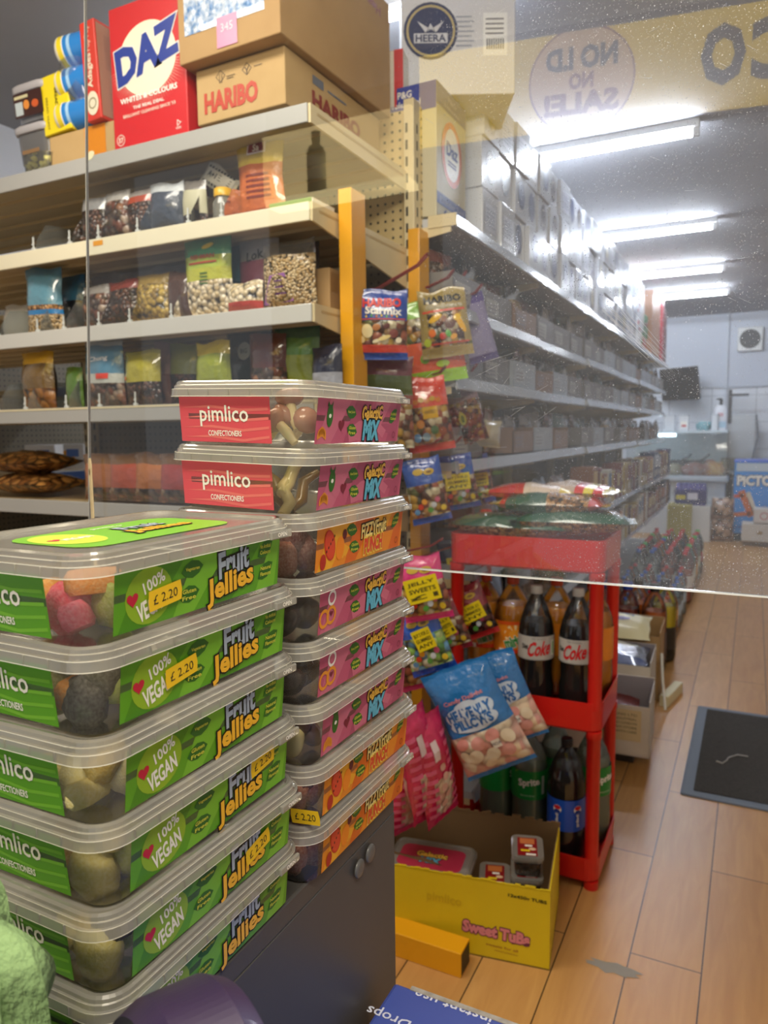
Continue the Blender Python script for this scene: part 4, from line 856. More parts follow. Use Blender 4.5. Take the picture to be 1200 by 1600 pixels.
def spine(m, w, h):
    m.T = m.T @ Matrix.Translation((w / 2, h / 2, 0)) @ Matrix.Rotation(PI / 2, 4, 'Z')
    m.text('Adagles', 0.0, 0, w * .42, c('#f0e2c8'), .0005, 0, .02, h * .34); m.text('Pop Pop', h * .32, 0, w * .4, c('#f0b8a0'), .0005, 0, .02, h * .25); m.ell(-h * .33, 0, w * .55, w * .40, c('#e6dcc4'), .0005); m.ring2(-h * .33, 0, w * .2, w * .26, c('#8a7a5a'), .0008)
def rbk(m, w, h):
    m.rect(w * .02, h * .03, w * .98, h * .97, mat('brown box side', '#a87a62', .5), .0003)
    for i in range(16): m.rect(w * .12, h * (.86 - .022 * i), w * .88, h * (.868 - .022 * i), c('#8a6452'), .0005)
    m.text('Fragile', w * .72, h * .1, h * .05, c('#5c2c22'), .0006, PI, 0, w * .4); m.text('FOR US', w * .75, h * .19, h * .03, c('#5c2c22'), .0006, PI, 0, w * .3)
fbox('fried_snack_box', 'tall red box with a brown printed side beside the blue and yellow cans', 'box', .055, .23, .25, (-1.592, YF + .0, ZT + .087), (0, R(-3), R(-2)), mat('bright red box', '#cf3a2c', .4), spine, rbk)
tb = clear('storage tub plastic', '#e2e2e6', '#c9c9cc', .35, .2, 1.2)
for i in range(2):
    t = thing('snack_tub', ['clear tub of biscuits at the left end of the top shelf', 'clear tub with a brown photo label, stacked on the biscuit tub'][i], 'tub', (-1.855, YF + .1, ZT + .03 + .11 * i), 0, 'clear snack tubs at the left of the top shelf')
    m = MB(); m.rings([(.12, .16, .02, 0), (.135, .175, .025, .08)], tb, n=3); m.build('tub_body', t)
    m = MB(); m.rings([(.145, .185, .03, .078), (.15, .19, .03, .082), (.15, .19, .03, .095), (.14, .18, .03, .1)], mat('grey tub lid', '#a9a6aa', .35), n=3); m.build('lid', t)
    m = MB(); m.T = FR((-.055, -.0885, .012), (1, 0, 0), (0, -.02, .2))
    if i: m.rect(0, 0, .115, .062, c('#3c1f1a'), 0); m.rect(.004, .006, .035, .04, c('#b9c4c8'), .0004); m.ell(.05, .03, .012, .012, c('#d98a3a'), .0004); m.rect(.004, .048, .06, .056, c('#c9c29a'), .0004); m.ell(.085, .028, .014, .010, c('#c65a2a'), .0004)
    else: m.rect(.02, .01, .09, .02, c('#8a6a48'), 0)
    m.build('label', t)
    if i == 0:
        for k in range(4): m = MB(); m.ball((0, 0, 0), .026, .02, .014, COOK, 10, 6, .2, k); tag(m.build('biscuit', None, (-1.885 + .022 * k, YF + .045 + .02 * (k % 2), ZT + .052 + .012 * (k % 2))), 'brown biscuit in the lower clear tub on the top shelf, %s from the left' % ORD[k], 'biscuit', 'biscuits in the lower clear tub')
m = MB(); m.rings([(.10, .07, .015, 0), (.11, .08, .02, .045)], clear('popcorn tub', '#f4f4e8', '#ffffff', .1, .2, 1), n=3)
tag(m.build('popcorn_tray', None, (-1.835, YF + .04 - .0, ZT)), 'low clear tray of pale yellow popcorn at the left end of the top shelf', 'tray')
m = MB(); rnd = random.Random(2)
for k in range(40): m.ball((rnd.uniform(-.045, .045), rnd.uniform(-.03, .03), rnd.uniform(.006, .036)), .009, .009, .008, mat('popcorn', '#ddd98a', .7), 6, 4, .3, k)
tag(m.build('popcorn', None, (-1.835, YF + .04, ZT)), 'pale yellow popcorn filling the low tray', 'popcorn', None, 'stuff')

# ---------------------------------------------------------------- long shelving down the aisle
AX, AY0, AY1, NB = -.80, 2.06, 7.86, 6
BL = (AY1 - AY0) / NB
t = thing('aisle_shelving', 'long white metal shelving running down the left of the aisle', 'shelving', (-1.0, 4.96, 0))
TA = Matrix.Translation((1.0, -4.96, 0)); en = mat('white enamel shelf', '#bfc3c9', .4); rail = mat('aisle price rail', '#b4bac2', .25, coat=.4)
m = MB(); m.T = TA; m.box(-1.27, -1.25, AY0, AY1, .08, 2.2, mat('aisle back panel', '#6d655a', .6)); m.build('back_panel', t)
for i in range(NB + 1):
    y = AY0 + BL * i; m = MB(); m.T = TA; m.box(-1.25, -1.21, y - .02, y + .02, 0, 2.25, cream); m.build('upright', t)
AZ = (1.875, 1.62, 1.41, 1.16, .83, .54, .14)
for zi, z in enumerate(AZ):
    for i in range(NB):
        y0, y1 = AY0 + BL * i + .003, AY0 + BL * (i + 1) - .003; xf = AX - .012 * (i % 2) * (zi > 0) + (.06 if zi > 3 else 0)
        m = MB(); m.T = TA; m.box(-1.25, xf, y0, y1, z - .03, z - .006, en); s_ = m.build('shelf', t)
        m = MB(); m.T = TA; m.loft([[(xf + a, y, z + b) for a, b in ((-.004, -.004), (.002, .0), (.012, -.036), (.006, -.04))] for y in (y0, y1)], rail)
        if zi == 0 and i == 0: m.box(-.88, xf + .008, y0 - .004, y0, z - .035, z, cream)
        m.build('price_rail', s_)
        m = MB(); m.T = TA; m.loft([[(-1.24, y, z - .11), (xf - .01, y, z - .05), (xf - .01, y, z - .03), (-1.24, y, z - .03)] for y in (y0, y0 + .004)], cream); m.build('bracket', s_)
xe = AX + .02
# stacked white crested cartons on top
wb = mat('white glossy carton', '#d5d9e2', .22, coat=.5); navy = c('#28345e', .3)
def crest(m, x, y, r, txt_=True):
    m.ell(x, y, r, r * 1.0, navy, .0004); m.ring2(x, y, r * .82, r * .9, c('#b8a878'), .0007, 28)
    m.poly([(x - r * .5, y + r * .35), (x, y + r * .05), (x + r * .5, y + r * .35), (x + r * .2, y - .05 * r), (x, y + .25 * r), (x - r * .2, y - .05 * r)], c('#c9ccd8'), .0008)
    if txt_: m.rect(x - r * .62, y - r * .42, x + r * .62, y - r * .08, c('#c9ccd8'), .0008); m.text('HEERA', x, y - r * .25, r * .24, navy, .0011, 0, .03, r * 1.1)
def cartonside(v):
    def f(m, w, h):
        if v == 0: m.ell(w * .5, h * .55, w * .27, h * .34, navy, .0004); m.ell(w * .5, h * .55, w * .2, h * .26, c('#5c6688', .3), .0006)
        elif v == 1: m.ell(w * .5, h * .5, w * .27, h * .34, c('#6c6450', .3), .0004); m.ell(w * .5, h * .5, w * .2, h * .26, c('#a89c7c', .3), .0006)
        elif v == 2:
            m.rect(w * .15, h * .2, w * .85, h * .75, c('#c3c7d4', .3), .0004)
            for k in range(5): m.rect(w * .2, h * (.3 + .08 * k), w * .75, h * (.325 + .08 * k), c('#8088a0'), .0007)
        else: m.ell(w * .5, h * .56, w * .26, h * .33, c('#3c3440', .3), .0004); m.ring2(w * .5, h * .56, w * .18, w * .2, c('#c8c0b0'), .0006)
    return f
protos = []
for v in range(4): protos.append(fbox('white_carton', 'x', 'carton', .24, .165, .158, (0, 0, 0), 0, wb, None, cartonside(v), bev=.003))
cnt = 0; first = [True] * 4
def place_c(v, loc, rz, lab, grp):
    global cnt
    if first[v]: first[v] = False; o = protos[v]; o.location = loc; o.rotation_euler = (0, 0, rz); o['label'] = lab; o['group'] = grp; return
    dup(protos[v], loc, rz, lab, grp)
rnd = random.Random(12); y = 2.36; col = 0
while y < 5.75:
    n = 3 if y < 4.2 else (3 if rnd.random() < .75 else 2)
    if y < 2.7: n = 3
    for r in range(n):
        v = rnd.choice((0, 0, 1, 2, 3))
        place_c(v, (xe - .15 + rnd.uniform(-.012, .008), y, 1.876 + .1595 * r), rnd.uniform(-.03, .03), 'white printed carton on the aisle shelving, %s pile from till, %s layer' % (ORD[col], ('bottom', 'middle', 'top')[r]), 'white cartons stacked on the aisle shelving')
    y += .172; col += 1
for (a, b, yy, zz, w, d, h, colr, lab) in [(0, 0, 5.8, 1.876, .24, .22, .20, '#dfe3ea', 'plain white carton past the crested cartons, under the taller white one'), (0, 0, 5.82, 2.078, .22, .2, .30, '#c9cdd8', 'tall pale carton standing on the plain white carton'), (0, 0, 6.06, 1.876, .2, .2, .13, '#3f8a56', 'green carton low on the far part of the aisle shelving'),
        (0, 0, 6.08, 2.008, .22, .2, .36, '#d5d7dc', 'pale grey carton standing on the green carton'), (0, 0, 6.32, 1.876, .2, .2, .11, '#b02c38', 'small red carton on the far part of the aisle shelving'), (0, 0, 6.34, 1.988, .2, .2, .18, '#3f8a5c', 'green carton standing on the small red carton'),
        (0, 0, 6.6, 1.876, .26, .42, .52, '#b0836a', 'tall plain brown carton near the far end of the aisle shelving'), (0, 0, 7.1, 1.876, .24, .2, .54, '#7a2434', 'dark red tall carton just past the brown carton'), (0, 0, 7.34, 1.876, .25, .2, .58, '#b32238', 'bright red tall pack near the far end of the shelving'), (0, 0, 7.58, 1.876, .24, .22, .50, '#6a3a3c', 'maroon carton at the far end of the aisle shelving')]:
    def pr(m, w_, h_, q=zz + yy):
        r2 = random.Random(q)
        for k in range(7): m.ell(w_ * r2.uniform(.15, .85), h_ * r2.uniform(.1, .9), w_ * .1, w_ * .08, c(r2.choice(('#e6dcd8', '#d8c4c0', '#b02838', '#8a98a8'))), .0005)
    fbox('stock_carton', lab, 'carton', w, d, h, (xe - .15, yy, zz), rnd.uniform(-.05, .05), mat('carton ' + colr, colr, .4), None, pr if colr != '#b0836a' else None)
# detergent carton at the corner and the big crested carton over it
def dazl(m, w, h):
    m.rect(0, h * .84, w, h * 1.0, c('#6f6c8c', .35), .0003); m.text('P&G', w * .5, h * .94, h * .04, c('#c8c4d8'), .0006, w=w * .25); m.text('Professional', w * .5, h * .88, h * .035, c('#c8c4d8'), .0006, w=w * .5)
    m.ell(w * .5, h * .54, w * .34, h * .25, c('#d8682c', .35), .0004, n=36); m.ell(w * .5, h * .54, w * .26, h * .20, c('#e6e2d4', .35), .0006, n=36)
    m.text('Daz', w * .5, h * .57, h * .10, c('#35407c'), .0009, 0, .04, w * .36); m.rect(w * .36, h * .47, w * .64, h * .485, c('#35407c'), .0009); m.rect(w * .36, h * .445, w * .64, h * .46, c('#35407c'), .0009)
    m.rect(0, h * .1, w, h * .19, c('#2c3f8c', .35), .0004); m.text('Powder 2in1', w * .5, h * .145, h * .04, c('#c8cce0'), .0008, w=w * .8); m.text('6.50', w * .45, h * .05, h * .07, c('#35407c'), .0006, 0, .04, w * .45)
def dazf(m, w, h):
    m.rect(0, h * .80, w, h, c('#2c3f9c', .35), .0003); m.text('P&G', w * .5, h * .94, h * .05, white, .0006, 0, .02, w * .22); m.text('Professional', w * .5, h * .87, h * .045, white, .0006, 0, .01, w * .5)
fbox('detergent_carton', 'beige and blue detergent carton with Daz in an orange ring at the shelf corner', 'carton', .20, .24, .375, (-.955, 1.985 + .08, 1.876), 0, mat('beige detergent board', '#c9c1a4', .4), dazf, dazl)
def hf(m, w, h):
    crest(m, w * .26, h * .60, h * .27)
    for k in range(7): m.rect(w * .48, h * (.72 - .045 * k), w * (.62 + .02 * (k % 2)), h * (.735 - .045 * k), c('#9aa0b4'), .0005)
    m.rect(w * .72, h * .36, w * .93, h * .76, c('#eef0f4', .3), .0005)
    for k in range(8): m.rect(w * (.75 + .02 * k), h * .42, w * (.76 + .02 * k), h * .52, c('#3a3a44'), .0008)
    for k in range(4): m.rect(w * .74, h * (.56 + .045 * k), w * .90, h * (.575 + .045 * k), c('#6a6a78'), .0008)
q = on(627, 95, y=2.12)
fbox('crested_carton', 'big white carton with a round navy HEERA crest, tilted on top near the corner', 'carton', .34, .27, .30, (q.x + .17 * math.cos(R(26)) , q.y + .17 * math.sin(R(26)), 2.256), R(26), mat('white carton', '#d2d4de', .4), hf, None, None)
t = fbox('red_spined_box', 'white box with a red end and a bar code wedged behind the large brown carton', 'box', .10, .14, .16, (-1.01, 2.06, 2.20), R(10), c('#e6e2da'), lambda m, w, h: (m.rect(w * .72, 0, w, h, c('#c4242e'), .0005), [m.rect(w * .1, h * (.4 + .05 * k), w * .6, h * (.42 + .05 * k), c('#55555c'), .0005) for k in range(6)]))

# goods on the aisle shelves: open display cartons with bags standing in them
dispm = [mat('grey display carton', '#7f7c7b', .5), mat('tan display carton', '#8c6f5c', .5), mat('pale display carton', '#a4abb4', .45)]
def display_carton(mi):
    t = thing('display_carton', 'x', 'carton'); m = MB(); w, d, h = .30, .30, .10
    m.box(-w / 2, w / 2, 0, .004, 0, h * (.85 if mi == 1 else 1), dispm[mi]); m.box(-w / 2, w / 2, d - .004, d, 0, h, dispm[mi]); m.box(-w / 2, -w / 2 + .004, 0, d, 0, h, dispm[mi]); m.box(w / 2 - .004, w / 2, 0, d, 0, h, dispm[mi]); m.box(-w / 2, w / 2, 0, d, 0, .003, dispm[mi]); m.build('tray', t)
    m = MB(); m.T = FRONT(w, d, h)
    r2 = random.Random(mi)
    m.rect(w * .06, h * .2, w * .5, h * .75, c(('#a5a19c', '#8c7468', '#b2b8be')[mi]), .0004)
    for k in range(3): m.rect(w * .1, h * (.3 + .13 * k), w * .42, h * (.34 + .13 * k), c('#77737a'), .0007)
    m.build('print', t); return t
dps = [display_carton(i) for i in range(3)]
abags = []
for i, (bn, wn) in enumerate([([(.65, SPICE), (1, foil('#8f8782'))], 'spice'), ([(.7, DARKP), (1, foil('#6f625c'))], 'dark pulse'), ([(.6, COOK), (1, foil('#a39a92'))], 'brown'), ([(.8, SPICE), (1, foil('#7a4a44'))], 'red-topped'), ([(.7, OATS), (1, cleark)], 'clear grain'), ([(.5, film('green pulses', ['#5a6a4a', '#6f7a52', '#46553c'], 80)), (1, foil('#3f5a50'))], 'green')]):
    o = bag(.13, .19, .05, bn, 200 + i, 7, 10, name='spice_bag'); tag(o, 'x', 'bag'); abags.append((o, wn))
AR = R(90); fb = [True] * 6; fd = [True] * 3; rnd = random.Random(31)
lev = {1: 'second', 2: 'third', 3: 'fourth'}
for zi in (1, 2, 3):
    z = AZ[zi] + .001; y = AY0 + .18; k = 0
    while y < AY1 - .15:
        mi = rnd.choice((0, 0, 1, 2)); lab = 'open display carton on the %s aisle shelf down, %s from the till' % (lev[zi], ORD[k])
        if zi == 3 and k % 4 == 1: pass
        else:
            if fd[mi]: fd[mi] = False; o = dps[mi]; o.location = (xe - .035, y, z); o.rotation_euler = (0, 0, AR); o['label'] = lab; o['group'] = 'display cartons on the aisle shelves'
            else: dup(dps[mi], (xe - .035 - rnd.uniform(0, .015), y, z), AR + rnd.uniform(-.02, .02), lab, 'display cartons on the aisle shelves')
        for b in range(2):
            bi = rnd.randrange(6); ob, wn = abags[bi]; hsc = rnd.uniform(.8, 1.05) * (1.08 if zi == 1 else .86)
            lab = '%s bag on %s aisle shelf, %s one in %s carton from till' % (wn, lev[zi], ('nearer', 'farther')[b], ORD[k])
            loc = (xe - .10 - rnd.uniform(0, .05), y - .07 + .14 * b, z + .004)
            if fb[bi]: fb[bi] = False; n_ = ob; n_.location = loc; n_['label'] = lab; n_['group'] = 'bags on the aisle shelves'
            else: n_ = dup(ob, loc, 0, lab, 'bags on the aisle shelves')
            n_.rotation_euler = (R(rnd.uniform(-4, 8)), 0, AR + rnd.uniform(-.25, .15)); n_.scale = (1, 1, hsc)
        y += .318; k += 1
# lower aisle shelves: boxes and packs in darker colours
gds = []
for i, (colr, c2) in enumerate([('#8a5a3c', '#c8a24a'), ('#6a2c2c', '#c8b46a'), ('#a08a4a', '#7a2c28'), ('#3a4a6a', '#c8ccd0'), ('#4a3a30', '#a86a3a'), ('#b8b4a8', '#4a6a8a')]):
    t = fbox('grocery_box', 'x', 'box', .11, .12, .20, (0, 0, 0), 0, mat('grocery ' + colr, colr, .35), lambda m, w, h, k=c2: (m.rect(w * .1, h * .45, w * .9, h * .9, c(k, .35), .0005), m.ell(w * .5, h * .25, w * .3, h * .12, c('#d8d0c0', .35), .0005))); gds.append(t)
fg = [True] * 6
for zi, nm in ((4, 'fifth'), (5, 'sixth')):
    z = AZ[zi] + .001; y = (3.9 if zi == 4 else 4.6); k = 0
    while y < AY1 - .05:
        bi = rnd.randrange(6); lab = 'small grocery box on the %s aisle shelf down, %s from the till' % (nm, ORD[k])
        loc = (xe + .05 - .0, y, z); sc = rnd.uniform(.85, 1.15)
        if fg[bi]: fg[bi] = False; n_ = gds[bi]; n_.location = loc; n_['label'] = lab; n_['group'] = 'grocery boxes on the low aisle shelves'
        else: n_ = dup(gds[bi], loc, 0, lab, 'grocery boxes on the low aisle shelves')
        n_.rotation_euler = (0, 0, AR + rnd.uniform(-.1, .1)); n_.scale = (1, 1, sc); y += .145; k += 1
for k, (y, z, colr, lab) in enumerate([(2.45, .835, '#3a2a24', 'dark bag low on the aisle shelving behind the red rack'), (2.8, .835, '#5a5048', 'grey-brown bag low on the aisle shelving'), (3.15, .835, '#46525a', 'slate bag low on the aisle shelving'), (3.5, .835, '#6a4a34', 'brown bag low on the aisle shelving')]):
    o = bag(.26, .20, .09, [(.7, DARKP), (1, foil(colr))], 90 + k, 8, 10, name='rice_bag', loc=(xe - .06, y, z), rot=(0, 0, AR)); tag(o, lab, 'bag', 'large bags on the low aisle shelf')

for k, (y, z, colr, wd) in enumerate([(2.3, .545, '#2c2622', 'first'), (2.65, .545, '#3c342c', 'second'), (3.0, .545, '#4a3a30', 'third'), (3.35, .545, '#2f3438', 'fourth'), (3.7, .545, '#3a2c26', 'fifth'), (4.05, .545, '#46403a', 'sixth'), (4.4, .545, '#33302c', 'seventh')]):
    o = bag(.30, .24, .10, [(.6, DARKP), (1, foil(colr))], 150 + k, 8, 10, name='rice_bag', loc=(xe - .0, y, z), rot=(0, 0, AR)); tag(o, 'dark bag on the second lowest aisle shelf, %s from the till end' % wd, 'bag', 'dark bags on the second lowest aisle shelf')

# ---------------------------------------------------------------- yellow hook display
yel = mat('yellow painted metal', '#e8a512', .35, coat=.2)
t = thing('hook_display', 'yellow upright display stand with red wire hooks full of sweet bags', 'display stand', (-.9, 1.8, 0))
TD = Matrix.Translation((.9, -1.8, 0))
for y in (1.635, 2.035):
    m = MB(); m.T = TD; m.box(-.918, -.882, y - .036, y + .036,   .03, 1.83, yel, .002); m.build('post', t)
    m = MB(); m.T = TD; m.box(-.918, -.882, y - .036, y + .036, .0, .03, yel, .002); m.box(-.92, -.555 if y < 1.8 else -.70, (y - .165 if y < 1.8 else y - .02), (y - .105 if y < 1.8 else y + .02), 0, .06, yel, .002)
    if y < 1.8: m.box(-.92, -.88, y - .165, y + .02, 0, .06, yel, .002); m.box(-.5552, -.5540, y - .160, y - .110, .005, .055, c('#1d1a16'))
    m.build('foot', t)
for z in (1.45, 1.05, .7, .3):
    m = MB(); m.T = TD; m.box(-.908, -.892, 1.62, 2.04, z - .012, z + .012, yel, .001); m.build('crossbar', t)
hookm = mat('red brown wire', '#8a3030', .35, metal=.3, coat=.3)
def hook(bx, tx, yb=None):
    """bx, tx: base and tip as seen; the wire runs out from the stand towards the aisle"""
    b = on(bx[0], bx[1], x=-.89); e = on(tx[0], tx[1], y=b.y - .0)
    L = min(max(e.x - b.x, .08), .2); e = Vector((b.x + L, b.y, e.z)); d = (e - b); e0 = b + d * .82
    m = MB(); m.T = TD
    for s in (-.006, .006):
        o = Vector((0, s, 0)); m.tube([b + o, b + d * .5 + o, e0 + o, e + o + Vector((0, 0, .012))], .0024, hookm, 6)
    m.tube([e + Vector((0, -.006, .012)), e + Vector((.003, 0, .016)), e + Vector((0, .006, .012))], .0024, hookm, 6)
    m.tube([b + Vector((-.02, 0, 0)), b], .005, hookm, 6); m.build('hook', t); return b, e
H = []
for b, e in [((589, 452), (667, 406)), ((662, 452), (708, 430)), ((690, 455), (725, 432)), ((702, 480), (752, 452)), ((655, 592), (680, 581)), ((690, 592), (722, 575)), ((705, 598), (744, 576)), ((630, 700), (690, 690)), ((675, 702), (720, 690)), ((705, 708), (740, 692)), ((600, 868), (690, 850)), ((650, 872), (720, 850)), ((700, 905), (728, 880)), ((650, 1125), (695, 1120)), ((690, 1075), (740, 1060)), ((720, 1050), (775, 1035))]:
    H.append(hook(b, e))
def hang(px, py, X, w, h, th, bands, label, grp=None, rz=30, roll=0, seed=0, window=None, art=None, tilt=0, nx=14, ny=20, name='sweet_bag', sticker=None, slump=0, pitch=0):
    """(px, py) is the middle of the top edge"""
    q = on(px, py, x=X); o = bag(w, h, th, bands, seed, nx, ny, window, art, name, slump=slump)
    mtx = Matrix.Translation(q) @ Matrix.Rotation(R(rz), 4, 'Z') @ Matrix.Rotation(R(roll), 4, 'Y') @ Matrix.Rotation(R(pitch), 4, 'X') @ Matrix.Translation((0, 0, -h))
    o.matrix_world = mtx; tag(o, label, 'bag', grp)
    if sticker:
        S = bag_surface(w, h, th, seed); m = MB(); u, v, ww, hh, rot = sticker
        m.W = lambda x, y, z: (w * u + x * math.cos(rot) - y * math.sin(rot), -S(w * u, h * v)[0] * 1.08 - .004 - z, h * v + x * math.sin(rot) + y * math.cos(rot))
        m.rect(-ww / 2, -hh / 2, ww / 2, hh / 2, c('#e6cf1e', .3), 0, 2)
        for k, s in enumerate(sticker_lines(seed)): m.text(s, 0, hh * (.26 - .27 * k), hh * .17, c('#4a4214'), .0006, 0, .02, ww * .8)
        s_ = m.build('price_sticker', o)
        s_['label'] = 'yellow sticker with black handwritten lines'
    return o
def sticker_lines(k): return (['BUY 2 FOR £1', 'GUMMIES', 'ANY'], ['JELLY', 'SWEETS', '£1'])[k % 2]
def a_star(m, w, h):
    m.text('HARIBO', 0, h * .80, h * .115, c('#d8362e', .3), .0008, 0, .045, w * .74); m.text('Starmix', w * .03, h * .685, h * .10, white, .0008, -.04, .03, w * .70)
    for i in range(7): m.ell(w * (-.3 + .1 * i), h * (.605 + .01 * (i % 2)), .0022, .003, c(('#e9c22c', '#5fae3c', '#e0762c')[i % 3], .3), .0008)
    for s_ in ((.56, .575), (.19, .205)): m.rect(-w * .46, h * s_[0], w * .46, h * s_[1], c('#c8402e'), .0008, 4)
    for (x, y, rx, ry, k) in [(-.28, .40, .11, .10, '#e2d2a0'), (-.1, .45, .08, .05, '#b0703a'), (.05, .3, .14, .03, '#e6cf8a'), (.24, .36, .09, .06, '#7a3c34'), (.34, .27, .06, .04, '#e9dcc0'), (-.38, .28, .05, .05, '#d8c08a'), (.1, .47, .07, .04, '#5c2c2a'), (-.1, .26, .08, .025, '#f0e4c0')]: m.ell(w * x, h * y, w * rx, h * ry, mat('gummy ' + k, k, .25, coat=.5), .0012, .3)
def a_gold(m, w, h):
    m.text('HARIBO', 0, h * .845, h * .095, c('#1c1a18', .3), .0008, 0, .045, w * .76); m.text('Goldbears', w * .02, h * .745, h * .06, c('#f0e8d0', .3), .0008, 0, .05, w * .74); m.text('Goldbears', w * .02, h * .745, h * .06, c('#7a6a3a', .3), .0012, 0, 0, w * .74)
    m.rect(-w * .44, h * .66, w * .44, h * .69, c('#d8462e', .3), .0008, 4); m.rect(-w * .40, h * .185, w * .44, h * .205, c('#c8402e'), .0008, 4)
    for (x, y, rx, ry, k) in [(-.2, .57, .15, .045, '#e9b82a'), (-.28, .36, .07, .06, '#e07028'), (-.08, .3, .06, .05, '#c83a28'), (.04, .33, .05, .06, '#5faa3a'), (.14, .28, .07, .04, '#e8a83a'), (.1, .48, .12, .08, '#6a4436'), (.32, .45, .06, .14, '#e8b020'), (.26, .55, .08, .05, '#ecc030'), (-.38, .23, .07, .06, '#b8c83a'), (-.02, .55, .06, .05, '#94604a')]: m.ell(w * x, h * y, w * rx, h * ry, mat('gummy ' + k, k, .25, coat=.5), .0012, .4)
blueF = foil('#22469c'); goldF = foil('#a48f52')
G = 'sweet bags on the top hooks'
hang(597, 452, -.84, .133, .172, .035, [(.10, blueF), (.20, foil('#c8402e')), (.56, MIX), (1, blueF)], 'blue HARIBO Starmix bag hanging on the nearest top hook', G, 24, 1, 301, [(-.42, .42, .2, .56, MIX)], a_star)
hang(688, 452, -.815, .150, .190, .045, [(.17, goldF), (.66, MIX), (1, goldF)], 'gold HARIBO Goldbears bag hanging at the front of the second top hook', G, 26, -7, 302, [(-.5, -.34, .2, .66, goldF), (.38, .5, .2, .66, goldF)], a_gold)
hang(668, 470, -.86, .175, .235, .04, [(.16, foil('#9ccf2c')), (.5, foil('#e0603a')), (.8, MIX), (1, foil('#8cc838'))], 'lime and coral bag hanging behind the gold bag', G, 30, -8, 303, None, lambda m, w, h: (m.ell(w * .1, h * .22, .02, .01, c('#b8d84a'), .0008), m.ell(-w * .2, h * .3, .014, .014, c('#7aa82c'), .0008)))
hang(722, 462, -.84, .14, .215, .035, [(.12, foil('#4a3a7a')), (.85, foil('#8a82a8')), (1, foil('#5a4a8a'))], 'purple-edged silver bag hanging behind the gold bag at its right', G, 40, -16, 304)
hang(605, 556, -.86, .14, .10, .03, [(.5, foil('#5a6a34')), (1, foil('#7a3a4a'))], 'small olive and maroon packet just below the blue bag', 'small packets under the top hooks', 20, 2, 305)
hang(690, 575, -.86, .12, .09, .03, [(.6, foil('#2c3834')), (1, foil('#4a5a3a'))], 'small dark green packet below the lime and coral bag', 'small packets under the top hooks', 25, 0, 306)
G = 'sweet bags on the second hooks'
def a_red(m, w, h):
    for i in range(5): m.ell(w * (-.25 + .13 * i), h * (.68 + .02 * (i % 2)), .009, .007, c(('#d87a1c', '#c8a02c')[i % 2], .3), .0008)
    m.rect(-w * .12, h * .44, w * .22, h * .60, c('#d8a91c', .3), .0010, 3); m.text('HARIBO', w * .05, h * .53, h * .05, c('#3a2a14'), .0016, w=w * .26)
    for (x, y, k) in [(-.3, .2, '#5f96c8'), (-.1, .2, '#7a98a8'), (.1, .28, '#3f6a3a'), (.28, .25, '#8a4a2a'), (-.2, .38, '#c8842c')]: m.ell(w * x, h * y, w * .09, h * .06, mat('gummy ' + k, k, .25, coat=.5), .0012, .4)
hang(660, 590, -.83, .13, .205, .05, [(.08, foil('#cf3324')), (.62, MIX), (1, foil('#d8402a'))], 'bright red topped sweet bag on the second row of hooks', G, 26, -8, 311, None, a_red)
hang(612, 588, -.87, .12, .19, .04, [(.6, MIX), (1, foil('#b83226'))], 'darker red topped bag partly behind the topmost tub', G, 20, 0, 312)
hang(716, 605, -.84, .12, .18, .05, [(.75, film('red brown gummies', ['#6a3028', '#84442c', '#4a2420', '#9a7a3a'], 60)), (1, foil('#8a6a70'))], 'brown sweet bag with a yellow spot to the right of the bright red bag', G, 35, -14, 313, None, lambda m, w, h: (m.ell(-w * .15, h * .45, .012, .02, c('#a8a03a', .3), .001), m.ell(-w * .15, h * .45, .006, .012, c('#5a6a2c', .3), .0016)))
hang(752, 655, -.82, .15, .09, .07, [(1, mat('cream bread bag', '#b3a88c', .3, coat=.6, bump=(24, .4)))], 'pale rounded bag at the right end of the second hooks', G, 40, 6, 314)
G = 'blue sweet bags on the third hooks'
def a_blue(m, w, h):
    m.ell(-w * .12, h * .80, w * .14, h * .05, c('#c8a83a', .3), .0008); m.ell(w * .16, h * .78, w * .14, h * .05, c('#c8a83a', .3), .0008); m.ell(w * .16, h * .78, w * .07, h * .022, c('#7a5a2a', .3), .0016)
    for i, k in enumerate(('#5f9ad0', '#d8452e', '#e8a02c', '#5faa4a', '#d0d8e0', '#c85a7a', '#e8c83a')): m.ell(w * (-.34 + .115 * i), h * (.2 + .07 * (i % 3)), w * .07, h * .045, mat('gummy ' + k, k, .25, coat=.5), .0012, .3 * i)
bband = [(.08, foil('#2a55ac')), (.58, MIX), (1, foil('#2a55ac'))]
hang(655, 716, -.82, .11, .18, .04, bband, 'blue sweet bag with orange jellies at the left of the third hooks', G, 25, -12, 321, None, a_blue)
hang(706, 712, -.82, .125, .165, .04, bband, 'blue sweet bag with a yellow sticker in the middle of the third hooks', G, 25, -10, 322, None, a_blue, sticker=(0.02, .52, .075, .05, -.05))
hang(738, 712, -.86, .11, .165, .04, bband, 'blue sweet bag peeking out at the right of the third hooks', G, 28, -10, 324, None, a_blue, sticker=(0.1, .5, .05, .045, -.05))
hang(712, 842, -.85, .13, .165, .04, [(.08, foil('#1e2f5a')), (.6, film('dull gummies', ['#5a4a34', '#4a4438', '#6a5c40', '#38322a'], 60)), (1, foil('#1e2f5a'))], 'dark blue bag with a faded sticker behind the bottom edge of the screen', 'sweet bags on the fourth hooks', 22, -4, 325, None, None, sticker=(.05, .52, .08, .05, .06))
G = 'sweet bags on the fourth hooks'
PKF = foil('#d8367c')
hang(650, 868, -.74, .125, .165, .04, [(.09, PKF), (.62, MIX), (1, PKF)], 'bright pink sweet bag with a yellow sticker below the screen edge', G, 14, -12, 331, None, a_blue, sticker=(0.02, .50, .085, .062, .08))
